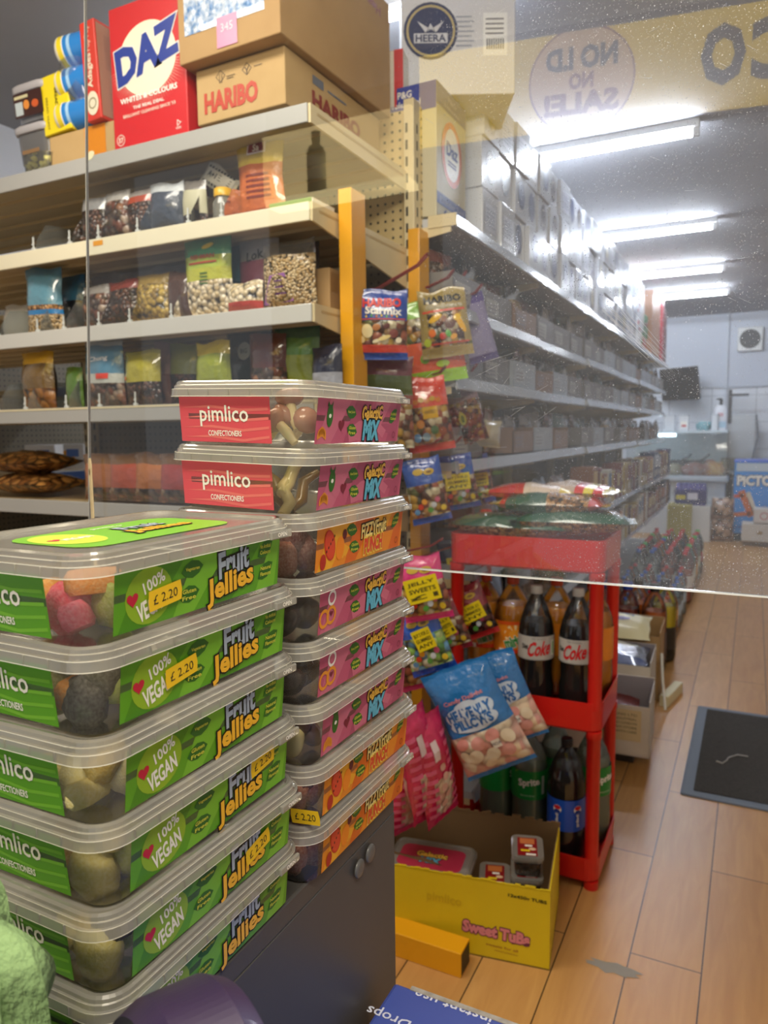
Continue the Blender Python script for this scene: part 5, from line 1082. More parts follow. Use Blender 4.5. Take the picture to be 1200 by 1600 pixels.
hang(718, 915, -.76, .125, .165, .04, [(.09, foil('#c03030')), (.55, film('dark cherries', ['#3a2420', '#5a2c28', '#2a1c1a', '#74403a'], 55)), (1, foil('#8c2430'))], 'dark red sweet bag with a yellow sticker beside the orange bottles', G, 14, -22, 332, None, a_blue, sticker=(0.02, .50, .085, .05, .1))
hang(682, 935, -.80, .12, .16, .04, [(.09, foil('#8c2838')), (.6, film('dark cherries', []) if False else MIX), (1, foil('#7c2430'))], 'maroon sweet bag between the pink and dark red bags', G, 14, -18, 333, None, a_blue, sticker=(0.02, .50, .05, .06, .2))
hang(645, 952, -.76, .12, .17, .04, [(.08, foil('#2456c0')), (.6, film('green gummies', ['#8ab85a', '#b8d08a', '#5f94b8', '#d8d8c0', '#4a7a3a'], 50)), (1, foil('#2456c0'))], 'royal blue sweet bag with pale green jellies and a yellow sticker', G, 14, -20, 334, None, a_blue, sticker=(0.05, .55, .05, .055, .1))
hang(628, 985, -.80, .11, .16, .04, [(.1, foil('#d83a7c')), (.6, MIX), (1, foil('#7c2430'))], 'pink-bottomed bag under the royal blue bag', G, 14, -18, 335)
MAL = film('marshmallow pieces', ['#e8a8a0', '#efe2c8', '#e6b4a4', '#f2ead8', '#dc9890', '#f0d8b8'], 34, .4, dark='#b08a7c')
mb_ = foil('#2273b8')
def a_mal(m, w, h):
    for (x, y, rx, ry) in [(-.2, .60, .18, .075), (0, .64, .22, .08), (.2, .62, .18, .08), (0, .52, .36, .08), (-.2, .52, .15, .06), (.22, .52, .15, .06)]: m.ell(w * x, h * y, w * rx, h * ry, c('#cfdcec', .35), .0008)
    m.text('HEAVENLY', 0, h * .615, h * .085, c('#2a6cb4', .3), .0014, 0, .05, w * .66); m.text('PILLOWS', .0, h * .52, h * .08, c('#2a6cb4', .3), .0014, 0, .05, w * .58); m.text('Candy Delight', 0, h * .735, h * .045, c('#d88a90', .3), .0012, 0, .03, w * .6)
    for (x, y, rx, ry, k) in [(-.3, .36, .10, .05, '#e39a92'), (-.08, .33, .11, .06, '#e8a8a0'), (.16, .36, .10, .06, '#e6a098'), (.34, .30, .08, .07, '#efe0c4'), (-.2, .22, .12, .06, '#efe4cc'), (.05, .2, .10, .06, '#f0e8d4'), (.26, .18, .09, .06, '#e6a8a0'), (-.34, .24, .07, .06, '#f0e6d0'), (-.05, .12, .10, .04, '#ecdcc0')]: m.ell(w * x, h * y, w * rx, h * ry, mat('mallow ' + k, k, .55), .0016, .4)
    m.rect(w * .1, h * .24, w * .22, h * .32, white, .0026); m.text('MOA', w * .16, h * .28, h * .03, navy, .003)
hang(706, 1042, -.66, .19, .285, .085, [(.05, mb_), (.44, MAL), (1, mb_)], 'large blue marshmallow bag with a torn hang hole in front of the red rack', 'blue marshmallow bags', 10, -27, 341, None, a_mal, nx=18, ny=26)
hang(752, 1026, -.635, .175, .25, .07, [(.05, mb_), (.46, MAL), (1, mb_)], 'second blue marshmallow bag, behind and to the right of the first', 'blue marshmallow bags', 12, -24, 342, None, a_mal, nx=18, ny=26)
STR = foil('#d81e5c')
def a_pk(m, w, h):
    for k in range(9): m.rect(-w * .46, h * (.10 + .085 * k), -w * .2, h * (.14 + .085 * k), c('#ec6a94', .3), .0008, 2); m.rect(w * .2, h * (.10 + .085 * k), w * .46, h * (.14 + .085 * k), c('#ec6a94', .3), .0008, 2)
    for (x, y) in [(-.06, .2), (.06, .28), (-.04, .36), (.05, .45), (-.02, .12), (.02, .54)]: m.ell(w * x, h * y, w * .09, h * .035, mat('mallow #e8b8a8', '#e8b8a8', .55), .0016, .2)
    m.rect(-w * .18, h * .62, w * .0, h * .80, c('#f0dce0', .3), .0012, 2)
for i, (px, py, X, rl, lb) in enumerate([(640, 1110, -.72, -14, 'pink striped marshmallow bag hanging edge-on at the left'), (662, 1118, -.70, -14, 'pink striped marshmallow bag hanging beside the blue marshmallow bag'), (625, 1150, -.78, -6, 'pink striped marshmallow bag mostly behind the far tub stack')]):
    hang(px, py, X, .12, .30 if i < 2 else .26, .06, [(.06, STR), (.45, MAL), (1, STR)], lb, 'pink striped marshmallow bags', 78 - 8 * i, rl, 351 + i, [(-.5, -.3, 0, 1, STR), (.3, .5, 0, 1, STR)], a_pk)

# ---------------------------------------------------------------- red plastic rack
rdp = mat('red plastic', '#d21e18', .32, coat=.25)
RX0, RX1, RY0, RY1 = -.765, -.335, 1.925, 2.215
rcx, rcy = (RX0 + RX1) / 2, (RY0 + RY1) / 2
rw, rl_ = RX1 - RX0, RY1 - RY0
t = thing('plastic_rack', 'red plastic three-tier rack of drinks beside the hanging sweet bags', 'rack', (rcx, rcy, 0))
for z, h in ((.875, .088), (.445, .082), (.02, .07)):
    m = MB(); m.rings([(rw - .012, rl_ - .012, .03, z), (rw, rl_, .034, z + .006), (rw + .004, rl_ + .004, .036, z + h - .004), (rw + .004, rl_ + .004, .036, z + h), (rw - .004, rl_ - .004, .033, z + h), (rw - .010, rl_ - .010, .03, z + .02)], rdp, True, True, smooth=False, n=5); m.build('tray', t)
for sx in (-1, 1):
    for sy in (-1, 1):
        px_, py_ = sx * (rw / 2 - .020), sy * (rl_ / 2 - .020)
        for z0, z1 in ((.09, .445), (.527, .875)):
            m = MB(); m.lathe([(.0185, z0 - .02), (.0185, z1 - .02), (.021, z1 - .018), (.021, z1 + .002)], rdp, 20, px_, py_); m.build('post', t)
        m = MB(); m.lathe([(.020, 0), (.020, .022)], rdp, 16, px_, py_); m.build('foot', t)
        if sy > 0: m = MB(); m.lathe([(.0185, .963), (.0185, 1.0), (.014, 1.004)], rdp, 20, px_, py_); m.build('post_cap', t)
# bottles
pet = clear('clear drinks bottle', '#f8faf8', '#ffffff', .02, .05, 1.0)
PROF = {'soda': [(.030, 0), (.046, .006), (.052, .02), (.052, .10), (.051, .115), (.051, .205), (.052, .222), (.049, .25), (.038, .283), (.022, .312), (.0145, .325), (.0145, .338)],
        'coke': [(.030, 0), (.043, .006), (.049, .022), (.049, .07), (.0455, .10), (.046, .135), (.050, .15), (.050, .21), (.049, .228), (.044, .255), (.033, .286), (.019, .316), (.0145, .326), (.0145, .338)]}
def bottle(kind, label, cat_='bottle', prof='soda', liquid='#e0941c', level=.25, cap='#e8701c', lab=('#e8841c', .12, .21), art=None, n=24, loc=(0, 0, 0), rz=0, grp=None, s=1, tintc=None, name='drinks_bottle', parts=True):
    t = thing(name, label, cat_, loc, rz, grp); t.scale = (s, s, s); P = PROF[prof]
    m = MB(); m.lathe(P, pet if not tintc else clear('tinted bottle ' + tintc, tintc, tintc, .15, .08, 1.5), n, cap1=False); m.build('bottle_body', t)
    if liquid:
        q = []
        for i, (r, z) in enumerate(P):
            if z < level: q.append((r * .965, z + .003))
            else:
                r0, z0 = P[i - 1]; f = (level - z0) / (z - z0); q.append(((r0 + (r - r0) * f) * .965, level)); break
        m = MB(); m.lathe(q, mat('drink ' + liquid, liquid, .12, coat=.5), n); m.build('drink', t)
    m = MB(); m.lathe([(.0162, .328), (.0165, .330), (.0165, .347), (.015, .35)], mat('cap ' + cap, cap, .35), max(10, n // 2)); m.build('cap', t)
    if lab:
        colr, z0, z1 = lab; rr_ = max(r for r, z in P if z0 - .03 <= z <= z1 + .03) + .0007
        m = MB(); m.lathe([(rr_, z0), (rr_, z1)], mat('label ' + colr, colr, .3), max(n, 24), cap0=False, cap1=False)
        if art: m.W = lambda x, y, z: ((rr_ + .0004 + z) * math.sin(x / rr_), -(rr_ + .0004 + z) * math.cos(x / rr_), y); art(m, z0, z1); m.W = None
        m.build('label', t)
    return t
def mir(m, a, b):
    h = b - a; y = (a + b) / 2
    for k in range(9): an = k * .7; m.poly([(0, y + .01), (.030 * math.cos(an), y + .01 + .030 * math.sin(an)), (.030 * math.cos(an + .3), y + .01 + .03 * math.sin(an + .3))], c('#f6d9a0', .3), .0002)
    m.ell(0, y + .008, .018, .016, c('#f0a030', .3), .0006); m.rect(-.05, a, .05, a + .012, c('#d8421c', .3), .0005, 8); m.rect(-.045, a + .001, -.03, a + .013, white, .0012, 2); m.rect(-.05, b - .01, .05, b, c('#e05a1c', .3), .0005, 8)
    m.title('mirinda', .004, y - .008, .030, c('#2f8a3a', .3), white, .0012, .35, .066, fat=.05, out=.09)
def dcoke(m, a, b):
    y = (a + b) / 2; m.rect(-.06, a + .002, .06, a + .004, c('#a9a9a8', .3), .0004, 8)
    m.text('Diet', -.040, y + .004, .013, c('#1c1c1c', .3), .0006, 0, .03, .018); m.text('Coke', .002, y, .038, c('#c81e24', .3), .0006, .12, .03, .064, slant=.35)
    m.rect(.038, a + .012, .052, b - .012, c('#e4e8dc', .3), .0006, 3); m.rect(.042, a + .016, .048, b - .016, c('#5f9a3c', .3), .001, 2)
    m.text('NO SUGAR', .0, b - .006, .004, c('#6a6a6a', .3), .0006, w=.04)
def sprite(m, a, b):
    y = (a + b) / 2; m.poly([(-.048, b - .006), (.03, b - .022), (.0, b - .002), (-.04, b - .001)], c('#e8d51e', .3), .0004); m.text('Sprite', -.004, y + .008, .026, white, .0008, .12, .04, .060); m.rect(.034, a + .015, .044, b - .015, c('#d8e0d0', .3), .0006, 2)
    m.text('lemon-lime', -.008, a + .014, .006, c('#c9e0c0', .3), .0006, w=.04)
def pep(m, a, b):
    y = (a + b) / 2
    for cx_ in (-.022, .036):
        m.ell(cx_, y + .018, .012, .012, white, .0004); m.ell(cx_, y + .023, .010, .006, c('#d0232e', .3), .0008); m.ell(cx_, y + .012, .009, .005, c('#1c3c94', .3), .0008)
        m.text('pepsi', cx_, y - .014, .010, white, .0006, -PI / 2, .03, .034)
B2 = .466; B1 = .043
orange_lab = ('#e88a1e', .13, .225)
mk = [('mirinda', -.724, 2.13, 'orange drink bottle at the left of the middle tier, partly behind sweet bags'), ('mirinda', -.630, 2.11, 'mirinda orange bottle in full view left of the diet cola'), ('mirinda', -.506, 2.14, 'orange drink bottle standing behind the two diet colas'), ('mirinda', -.398, 2.13, 'orange drink bottle at the right rear of the middle tier')]
b0 = bottle('m', mk[1][3], liquid='#d98a18', level=.268, cap='#d8501c', lab=orange_lab, art=mir, loc=(mk[1][1], mk[1][2], B2), rz=R(24), grp='drinks on the middle tier')
for i in (0, 2, 3): dup(b0, (mk[i][1], mk[i][2], B2), R(24 + 50 * i), mk[i][3])
for ob_ in [b0] + [x for x in C.objects if x.get('group') == 'drinks on the middle tier']: ob_.scale = (1.1, 1.1, 1.0)
b1 = bottle('c', 'Diet Coke bottle in the middle tier, nearer the mirinda bottle', prof='coke', liquid='#160c0a', level=.252, cap='#b8b8b6', lab=('#b7b3ae', .148, .215), art=dcoke, loc=(-.532, 2.01, B2), rz=R(24), grp='drinks on the middle tier')
dup(b1, (-.418, 2.02, B2), R(2), 'Diet Coke bottle in the middle tier, partly behind the red front post')
b2 = bottle('s', 'Sprite bottle with a green label at the front of the bottom tier', liquid='#8f9486', level=.262, cap='#1f7a38', lab=('#1f8a3c', .15, .235), art=sprite, loc=(-.552, 2.03, B1), rz=R(18), grp='drinks on the bottom tier', tintc='#dfe6dc')
dup(b2, (-.39, 2.13, B1), R(60), 'Sprite bottle at the right rear of the bottom tier')
dup(b2, (-.655, 2.04, B1), R(100), 'Sprite bottle turned away in the dark left half of the bottom tier')
dup(b2, (-.50, 2.145, B1), R(140), 'Sprite bottle standing behind the front Sprite and Pepsi')
dup(b2, (-.61, 2.15, B1), R(140), 'Sprite bottle at the rear, left of centre on the bottom tier')
bottle('p', 'Pepsi bottle with a blue label at the front right of the bottom tier', liquid='#120a0c', level=.27, cap='#1a1a22', lab=('#1f50b8', .10, .19), art=pep, loc=(-.437, 1.995, B1), rz=R(10), grp='drinks on the bottom tier')
# long snack packs lying on top
for i, (px, py, z, L, Wd, th, rz, bn, lb) in enumerate([
        (800, 830, .962, .38, .15, .075, -4, [(.06, cleark), (.94, RICEC), (1, cleark)], 'clear and green pack of brown snack sticks lying lowest on the red rack'),
        (880, 830, .985, .33, .15, .07, 5, [(.08, foil('#2c4a38')), (.9, RICEC), (1, foil('#3a5c48'))], 'brown snack pack with green film at the front right of the rack top'),
        (850, 800, 1.03, .32, .14, .065, 2, [(.08, foil('#d8bc2c')), (.16, foil('#c23a2c')), (.5, foil('#31594a')), (.86, RICEC), (.93, foil('#c23a2c')), (1, foil('#d8bc2c'))], 'green snack pack with red and yellow ends, in the middle of the pile'),
        (830, 775, 1.062, .28, .13, .05, 8, [(.10, foil('#e2cf2c')), (.45, foil('#c4352c')), (.8, foil('#d8c4b4')), (1, foil('#d8bc2c'))], 'red and silver snack pack with a yellow end at the back of the pile'),
        (895, 775, 1.062, .26, .14, .055, -8, [(.12, foil('#e6d42c')), (.24, foil('#cf2a22')), (.6, foil('#c8b4a8')), (.72, foil('#cf2a22')), (.8, foil('#e6d42c')), (.9, foil('#cf2a22')), (1, foil('#e6d42c'))], 'shiny pack with bright red and yellow striped end at the right of the pile')]):
    q = on(px, py, z=z); o = bag(Wd, L, th, bn, 400 + i, 14, 20, [(.22, .5, .06, .94, foil('#2f5a48')), (-.5, -.40, .3, .94, foil('#3c6a54'))] if i < 2 else None, name='snack_pack'); a = R(rz)
    o.matrix_world = Matrix.Translation((q.x, max(min(q.y, 2.16), 2.03), z + th * .25)) @ Matrix.Rotation(a, 4, 'Z') @ Matrix.Rotation(R(90), 4, 'Y') @ Matrix.Rotation(R(-90), 4, 'Z') @ Matrix.Translation((0, 0, -L / 2)); tag(o, lb, 'bag', 'snack packs on top of the red rack')
# ---------------------------------------------------------------- carton of sweet tubs on the floor
yb = mat('yellow carton print', '#e0c81e', .45, noise_col=('#d8bd1a', 6, 1)); inn = mat('carton inside', '#8a6c48', .8)
BW, BD, BH = .46, .285, .0
zt_ = on(860, 1394, y=1.583).z; BH = zt_
t = thing('sweet_tub_carton', 'open yellow carton printed Sweet Tubs standing on the floor before the red rack', 'carton', (-.379, 1.583, 0), R(9))
m = MB(); m.box(-BW, 0, 0, .003, 0, BH, yb); m.box(-BW, -.003, .003, .006, 0, BH - .002, inn)
m.box(-.003, 0, .003, BD, 0, BH + .004, yb); m.box(-.006, -.003, .006, BD - .003, 0, BH, inn); m.box(-BW, 0, BD - .003, BD, 0, BH + .012, inn); m.box(-BW, -BW + .003, 0, BD, 0, BH, inn); m.box(-BW, 0, 0, BD, 0, .004, inn)
m.build('box_body', t)
m = MB(); rnd = random.Random(9)
for k in range(40):
    x = -BW + k * BW / 40; m.box(x, x + BW / 40 + .001, .0, .004, BH - .002, BH + rnd.uniform(0, .006), yb)
m.build('torn_edge', t); m = MB()
for k in range(40): x = -BW + k * BW / 40; m.box(x, x + BW / 40 + .001, BD - .004, BD, BH + .010, BH + .012 + rnd.uniform(0, .010), inn)
m.build('torn_edge', t)
m = MB(); m.T = FR((-BW, -.0006, 0), (1, 0, 0), (0, 0, 1)); w = BW
m.text('12x450g TUBS', w - .052, BH - .027, .010, c('#2c2a14'), .0004, -.03, .03, .088)
m.title('Sweet TuBs', w - .125, BH * .36, .026, c('#e08a94'), c('#6a2a4a'), .0006, -.05, .155, fat=.06, out=.12)
m.text('sweets for all', w - .11, BH * .18, .006, c('#b0782c'), .0004, -.05, .02, .075); m.text('pimlico', w - .25, BH * .66, .03, c('#d2b61e'), .0004, -.03, .01, .085); m.text('assorted confectionery', w - .10, BH * .12, .004, c('#a86a2c'), .0004, -.05, .02, .055)
m.build('front_print', t)
T9 = Matrix.Translation((-.379, 1.583, 0)) @ Matrix.Rotation(R(9), 4, 'Z')
# a galactic tub deep inside and small cola tubs
def boxpt(x, y, z): v = T9 @ Vector((x, y, z)); return (v.x, v.y, v.z)
gt = copy_tree(pink0); gt.location = boxpt(-.315, .135, BH - .105); gt.rotation_euler = (0, 0, R(99)); gt['label'] = 'sweet tub lying low at the left inside the yellow carton'; gt['group'] = 'tubs inside the yellow carton'
m = MB(); m.T = Matrix.Translation((0, 0, .0524)); m.poly(rr(.10, .17, .02), c('#b8324e', .3), 0); m.T = m.T @ Matrix.Rotation(-PI / 2, 4, 'Z'); m.title('Galactic', 0, .012, .02, c('#f4c04a'), black, .0004, PI * 0, .08, fat=.05, out=.1); m.title('MiX', 0, -.014, .022, c('#5fb7d6'), black, .0006, 0, .05, fat=.05, out=.1); m.build('top_label', gt)
def small_tub(loc, label, hgt=.045):
    t = thing('small_sweet_tub', label, 'tub', loc, R(9 + 8), 'tubs inside the yellow carton')
    m = MB(); m.rings([(.060, .085, .012, 0), (.068, .095, .014, hgt)], pp, n=4); m.rings([(.056, .080, .01, .003), (.062, .09, .012, hgt * .8)], film('cola sweets', ['#5a2a1a', '#7a3c24', '#3c1c14', '#8a5a3a'], 60), n=4); m.build('tub_body', t)
    m = MB(); m.rings([(.078, .105, .016, hgt - .006), (.080, .107, .017, hgt), (.078, .105, .016, hgt + .006), (.070, .097, .014, hgt + .005)], rimm, False, True, n=4, smooth=False); m.build('lid', t)
    m = MB(); m.T = Matrix.Translation((0, 0, hgt + .0062)); m.rect(-.024, -.04, .024, .04, c('#8c1a1e', .3), 0); m.rect(-.018, .012, .018, .036, c('#c8743c'), .0003); m.rect(-.006, .0, .012, .008, white, .0003); m.ell(.012, -.01, .009, .006, c('#e8c8a0'), .0003); m.rect(-.016, -.022, .006, -.014, c('#e8cf1e'), .0004); m.rect(-.004, -.038, .02, -.03, white, .0003)
    m.build('lid_label', t); return t
small_tub(boxpt(-.150, .14, .075), 'small tub of brown sweets low in the middle of the yellow carton')
small_tub(boxpt(-.150, .14, .020), 'small tub under the middle small tub in the yellow carton')
for k in range(4): small_tub(boxpt(-.068, .12 + .004 * k, .006 + .054 * k), 'small tub of brown sweets at the right of the yellow carton, %s of four' % ['lowest', 'second', 'third', 'topmost'][k])
o = bag(.17, .13, .04, [(1, mat('flattened board', '#7a5c3a', .8))], 77, 6, 6, name='cardboard_flap', loc=boxpt(-.36, .12, .02)); tag(o, 'loose brown board flap inside the left of the yellow carton', 'cardboard')

# ---------------------------------------------------------------- cartons and packs along the floor
wht = mat('white board', '#cfc6b8', .6, noise_col=('#c4baab', 8, 1)); gin = mat('grey board inside', '#8f878c', .7)
def openbox(name, label, loc, w, d, h, rz, out, ins, art=None, grp=None):
    t = thing(name, label, 'carton', loc, rz, grp); m = MB()
    m.box(-w, 0, 0, .004, 0, h, out); m.box(-w, 0, d - .004, d, 0, h + .03, out); m.box(-.004, 0, 0, d, 0, h + .02, out, .001); m.box(-w, -w + .004, 0, d, 0, h, out); m.box(-w, 0, 0, d, 0, .004, out)
    m.box(-w + .004, -.004, .004, .006, .004, h - .001, ins); m.box(-w + .004, -.004, d - .006, d - .004, .004, h + .029, ins); m.box(-.006, -.004, .004, d - .004, .004, h + .019, ins); m.build('box_body', t)
    if art: m = MB(); m.T = FR((-w, -.0006, 0), (1, 0, 0), (0, 0, 1)); art(m, w, h); m.build('front_label', t)
    return t
def addr(m, w, h):
    m.rect(w - .19, h * .30, w - .03, h * .92, c('#cdb98f'), .0003)
    for k, s in enumerate(('SPARKLING LTD', 'UNIT 4 INDUSTRIAL', 'NEW ROAD LONDON', 'ICE CREAM STORE', 'HANDLE WITH CARE')): m.text(s, w - .11, h * (.82 - .085 * k), .009, c('#3a342c'), .0006, w=.13)
t = thing('pallet_block', 'low dark plinth under the white carton beside the red rack', 'plinth', (-.52, 2.9, 0)); m = MB(); m.box(-.24, .16, -.12, .14, 0, .05, c('#3c3630'), .004); m.build('block', t); m = MB(); m.box(-.25, .17, -.13, .15, .05, .058, c('#5c5248'), .001); m.build('top_board', t)
q = on(1014, 1186, z=.06)
openbox('white_carton', 'open white carton with a typed address label beside the rear of the red rack', (q.x, q.y, .06), .42, .26, .19, R(3), wht, gin, addr)
o = bag(.30, .2, .03, [(1, foil('#7a2a24'))], 88, 8, 8, name='red_packet', loc=(q.x - .2, q.y + .14, .17), rot=(R(-80), 0, .1)); tag(o, 'dark red packet lying in the white carton by the rack', 'packet')
q2 = on(1027, 1072, z=.12)
openbox('grey_carton', 'pale open carton holding the silver and blue pack', (-.345, 3.12, .0), .40, .26, .27, R(2), wht, gin)
o = bag(.34, .26, .09, [(.2, foil('#39446e')), (.75, mat('silver film', '#a9acb4', .12, metal=.8, coat=1, bump=(38, .9))), (1, foil('#39446e'))], 89, 14, 12, name='silver_pack', loc=(-.53, 3.12, .27), rot=(R(-88), 0, R(4))); tag(o, 'shiny silver and dark blue pack lying in the pale open carton', 'pack')
openbox('brown_carton', 'open brown carton with a cream packet on top, behind the silver pack', (-.35, 3.50, .0), .38, .28, .30, R(2), kraft, kraft)
def plain(m, w, h): m.text('PLAIN', 0, h * .72, h * .10, c('#4a5a7a'), .0008, 0, .03, w * .5); m.ell(0, h * .45, w * .2, h * .08, c('#8a86b4'), .0006)
o = bag(.30, .24, .09, [(1, mat('cream packet', '#dcd2a4', .35, coat=.4, bump=(18, .3)))], 90, 12, 12, None, plain, 'flour_packet', None, (-.53, 3.36, .315), (R(-78), 0, R(4))); tag(o, 'cream PLAIN packet lying over the brown carton on the floor', 'packet')
m = MB(); m.box(-.02, .02, -.12, .12, .0, .05, c('#d8cfa8'), .003); o = m.build('wooden_block', None, (-.30, 3.55, 0), R(-10)); tag(o, 'pale cream block on the floor tiles beside the brown carton', 'block')
m = MB(); m.tube([(0, 0, .25), (.01, -.03, .14), (.03, -.08, .02)], .006, c('#dcdad2')); o = m.build('plastic_strap', None, (-.335, 3.42, 0)); tag(o, 'loose white plastic strap hanging from the open floor cartons', 'strap')
# big juice bottles first, then many smaller drinks
PROF['juice'] = [(.030, 0), (.044, .005), (.047, .02), (.047, .19), (.045, .215), (.034, .245), (.020, .262), (.016, .268), (.016, .285)]
def jbottle(lab, body, low, cap, labcol):
    t = thing('cordial_bottle', lab, 'bottle'); P = PROF['juice']
    m = MB(); m.lathe(P, pet, 14, cap1=False); m.build('bottle_body', t)
    m = MB(); m.lathe([(.028, .003), (.045, .02), (.045, .09)], mat('drink ' + low, low, .15, coat=.5), 14, cap1=False); m.lathe([(.045, .09), (.045, .19), (.043, .205)], mat('drink ' + body, body, .15, coat=.5), 14, cap0=False); m.build('drink', t)
    m = MB(); m.lathe([(.019, .272), (.019, .296), (.017, .298)], mat('cap ' + cap, cap, .3), 12); m.build('cap', t)
    if labcol: m = MB(); m.lathe([(.0478, .05), (.0478, .13)], mat('label ' + labcol, labcol, .3), 14, cap0=False, cap1=False); m.build('label', t)
    return t
JK = [('orange and dark red', '#c8641c', '#6a1c20', '#23201f', '#3a1a1e'), ('red with a blue cap', '#8a2c1c', '#b84a1c', '#24409c', None), ('yellow with a black cap', '#e0c81c', '#1f1c1a', '#1f1c1a', '#2a2622')]
jp = [jbottle('x', a[1], a[2], a[3], a[4]) for a in JK]; jf = [True] * 3
def putj(i, loc, lab, s=1):
    if jf[i]: jf[i] = False; o = jp[i]; o.location = loc; o['label'] = lab; o['group'] = 'cordial bottles on the floor'
    else: o = dup(jp[i], loc, 0, lab, 'cordial bottles on the floor')
    o.scale = (s, s, s * 1.12)
for r, y in enumerate((4.0, 4.15)):
    for k, x in enumerate((-.435, -.57, -.705)):
        i = [[0, 1, 1], [2, 0, 0]][r][k]; x += .035 * r
        putj(i, (x, y, 0), 'cordial bottle, %s, %s row, %s from the aisle side' % (JK[i][0], ('front', 'second')[r], ORD[k]), 1.34)
def sbottle(i, liq, cap, lab): return bottle('x', 'x', liquid=liq, level=.24, cap=cap, lab=(lab, .11, .19) if lab else None, n=10, name='soft_drink_bottle')
SK = [('pink', '#c8847a', '#d8343c', '#dcd8d4'), ('cola', '#4c2a24', '#c8242c', '#a84048'), ('clear', '#b8c4cc', '#2f66c8', '#b4c8d8'), ('green-capped', '#a8b4a0', '#4fc85a', '#c0d0c0'), ('orange', '#d8801c', '#c8452a', '#e0a02c')]
sp_ = [sbottle(i, a[1], a[2], a[3]) for i, a in enumerate(SK)]; sf = [True] * 5; rnd = random.Random(77)
ny_ = 0; y = 4.30
y = 4.36
while y < 7.0:
    for k in range(4):
        x = -.42 - .108 * k + rnd.uniform(-.008, .008)
        i = (2 if 5.0 < y < 5.35 else (4 if k == 0 and y < 4.75 else rnd.choice((0, 1, 3, 0, 2, 1, 4)))) if y < 6.3 else rnd.choice((1, 1, 0, 4, 3, 0))
        s = .80 if y < 5.6 else 1.05
        lab = '%s soft drink bottle on the floor, %s row past the cordials, %s from the aisle' % (SK[i][0], ORD[ny_], ORD[k]); loc = (x, y + rnd.uniform(-.006, .006), 0)
        if sf[i]: sf[i] = False; o = sp_[i]; o.location = loc; o['label'] = lab; o['group'] = 'soft drink bottles on the floor'
        else: o = dup(sp_[i], loc, 0, lab, 'soft drink bottles on the floor')
        o.scale = (s, s, s)
    y += .128; ny_ += 1

# ---------------------------------------------------------------- floor mat, wire tie, worn patch
t = thing('floor_mat', 'dark grey ribbed door mat with a blue-grey rubber border in the aisle', 'mat', (.2, 3.05, 0))
m = MB(); m.rings([(.78, .90, .012, 0), (.78, .90, .012, .004), (.772, .892, .012, .006)], mat('mat border', '#6c7684', .6), smooth=False, cx=.008); m.build('border', t)
m = MB(); m.rings([(.70, .82, .006, .0055), (.70, .82, .006, .009)], mat('mat pile', '#4d4a45', .95, noise_col=('#3e3b37', 160, 1), bump=(500, .6)), smooth=False, cx=.008); m.build('pile', t)
q = on(1138, 1190, z=.01); m = MB(); m.tube([(.0, 0, 0), (.015, .03, .003), (.02, .06, .002), (.05, .09, .006), (.085, .10, .002)], .0022, c('#b0aca6'), 6); m.tube([(.0, .0, 0), (-.02, .006, .002)], .003, c('#b0aca6'), 6)
tag(m.build('twist_tie', None, (q.x - .02, q.y - .03, .012)), 'pale bent twist tie lying on the dark mat', 'tie')
q = on(955, 1512, z=.0); m = MB(); rnd = random.Random(5)
m.T = Matrix.Translation((q.x, q.y, .0006)); m.poly([((.065 if i % 2 else .05) * math.cos(2 * PI * i / 18) * rnd.uniform(.8, 1.25), .020 * math.sin(2 * PI * i / 18) * rnd.uniform(.6, 1.3)) for i in range(18)], mat('tape residue', '#97928a', .6), 0)
tag(m.build('tape_residue', None), 'greyish worn patch of old tape on the floor tiles right of the yellow carton', 'stain')

# ---------------------------------------------------------------- back of the shop
YC = 9.2
stn = mat('white display metal', '#d5dde4', .3, coat=.3); gl = clear('display glass', '#e6f1f4', '#e8f4f8', .14, .04, 1.6)
a0, a1 = on(1025, 745, y=YC).x - .35, on(1134, 745, y=YC).x
zt, zm = on(1100, 674, y=YC).z, on(1100, 744, y=YC).z
t = thing('meat_counter', 'white glass-fronted meat counter at the back of the shop', 'display counter', ((a0 + a1) / 2, YC + .35, 0)); hw = (a1 - a0) / 2
m = MB(); m.box(-hw, hw, -.30, .35, 0, zm - .05, stn, .01); m.build('base', t)
m = MB(); m.box(-hw - .03, hw + .03, -.38, .36, zm - .06, zm, mat('counter ledge', '#b8c4ce', .3), .01); m.build('ledge', t)
m = MB(); m.box(-hw, hw, -.30, .36, zt - .02, zt + .01, mat('glass top frame', '#cfe0e8', .2), .004); m.build('top', t)
m = MB(); m.add([(-hw, -.35, zm), (hw, -.35, zm), (hw, -.30, zt - .02), (-hw, -.30, zt - .02)], [(0, 1, 2, 3)], gl); m.add([(hw, -.35, zm), (hw, .35, zm), (hw, .35, zt - .02), (hw, -.30, zt - .02)], [(0, 1, 2, 3)], gl); m.build('glass', t)
m = MB(); m.tube([(-hw + .1, -.25, zt - .04), (hw - .55, -.25, zt - .04)], .018, mat('counter lamp', '#eaf6ff', .5, emit=6), 8); m.build('lamp', t)
m = MB(); m.box(-hw + .02, hw - .02, .30, .32, zm, zt - .02, mat('display back', '#dfeaf0', .4)); m.build('back_wall', t)
meat = mat('red meat', '#c0574c', .4, noise_col=('#e2b8ae', 14, 1), bump=(30, .3))
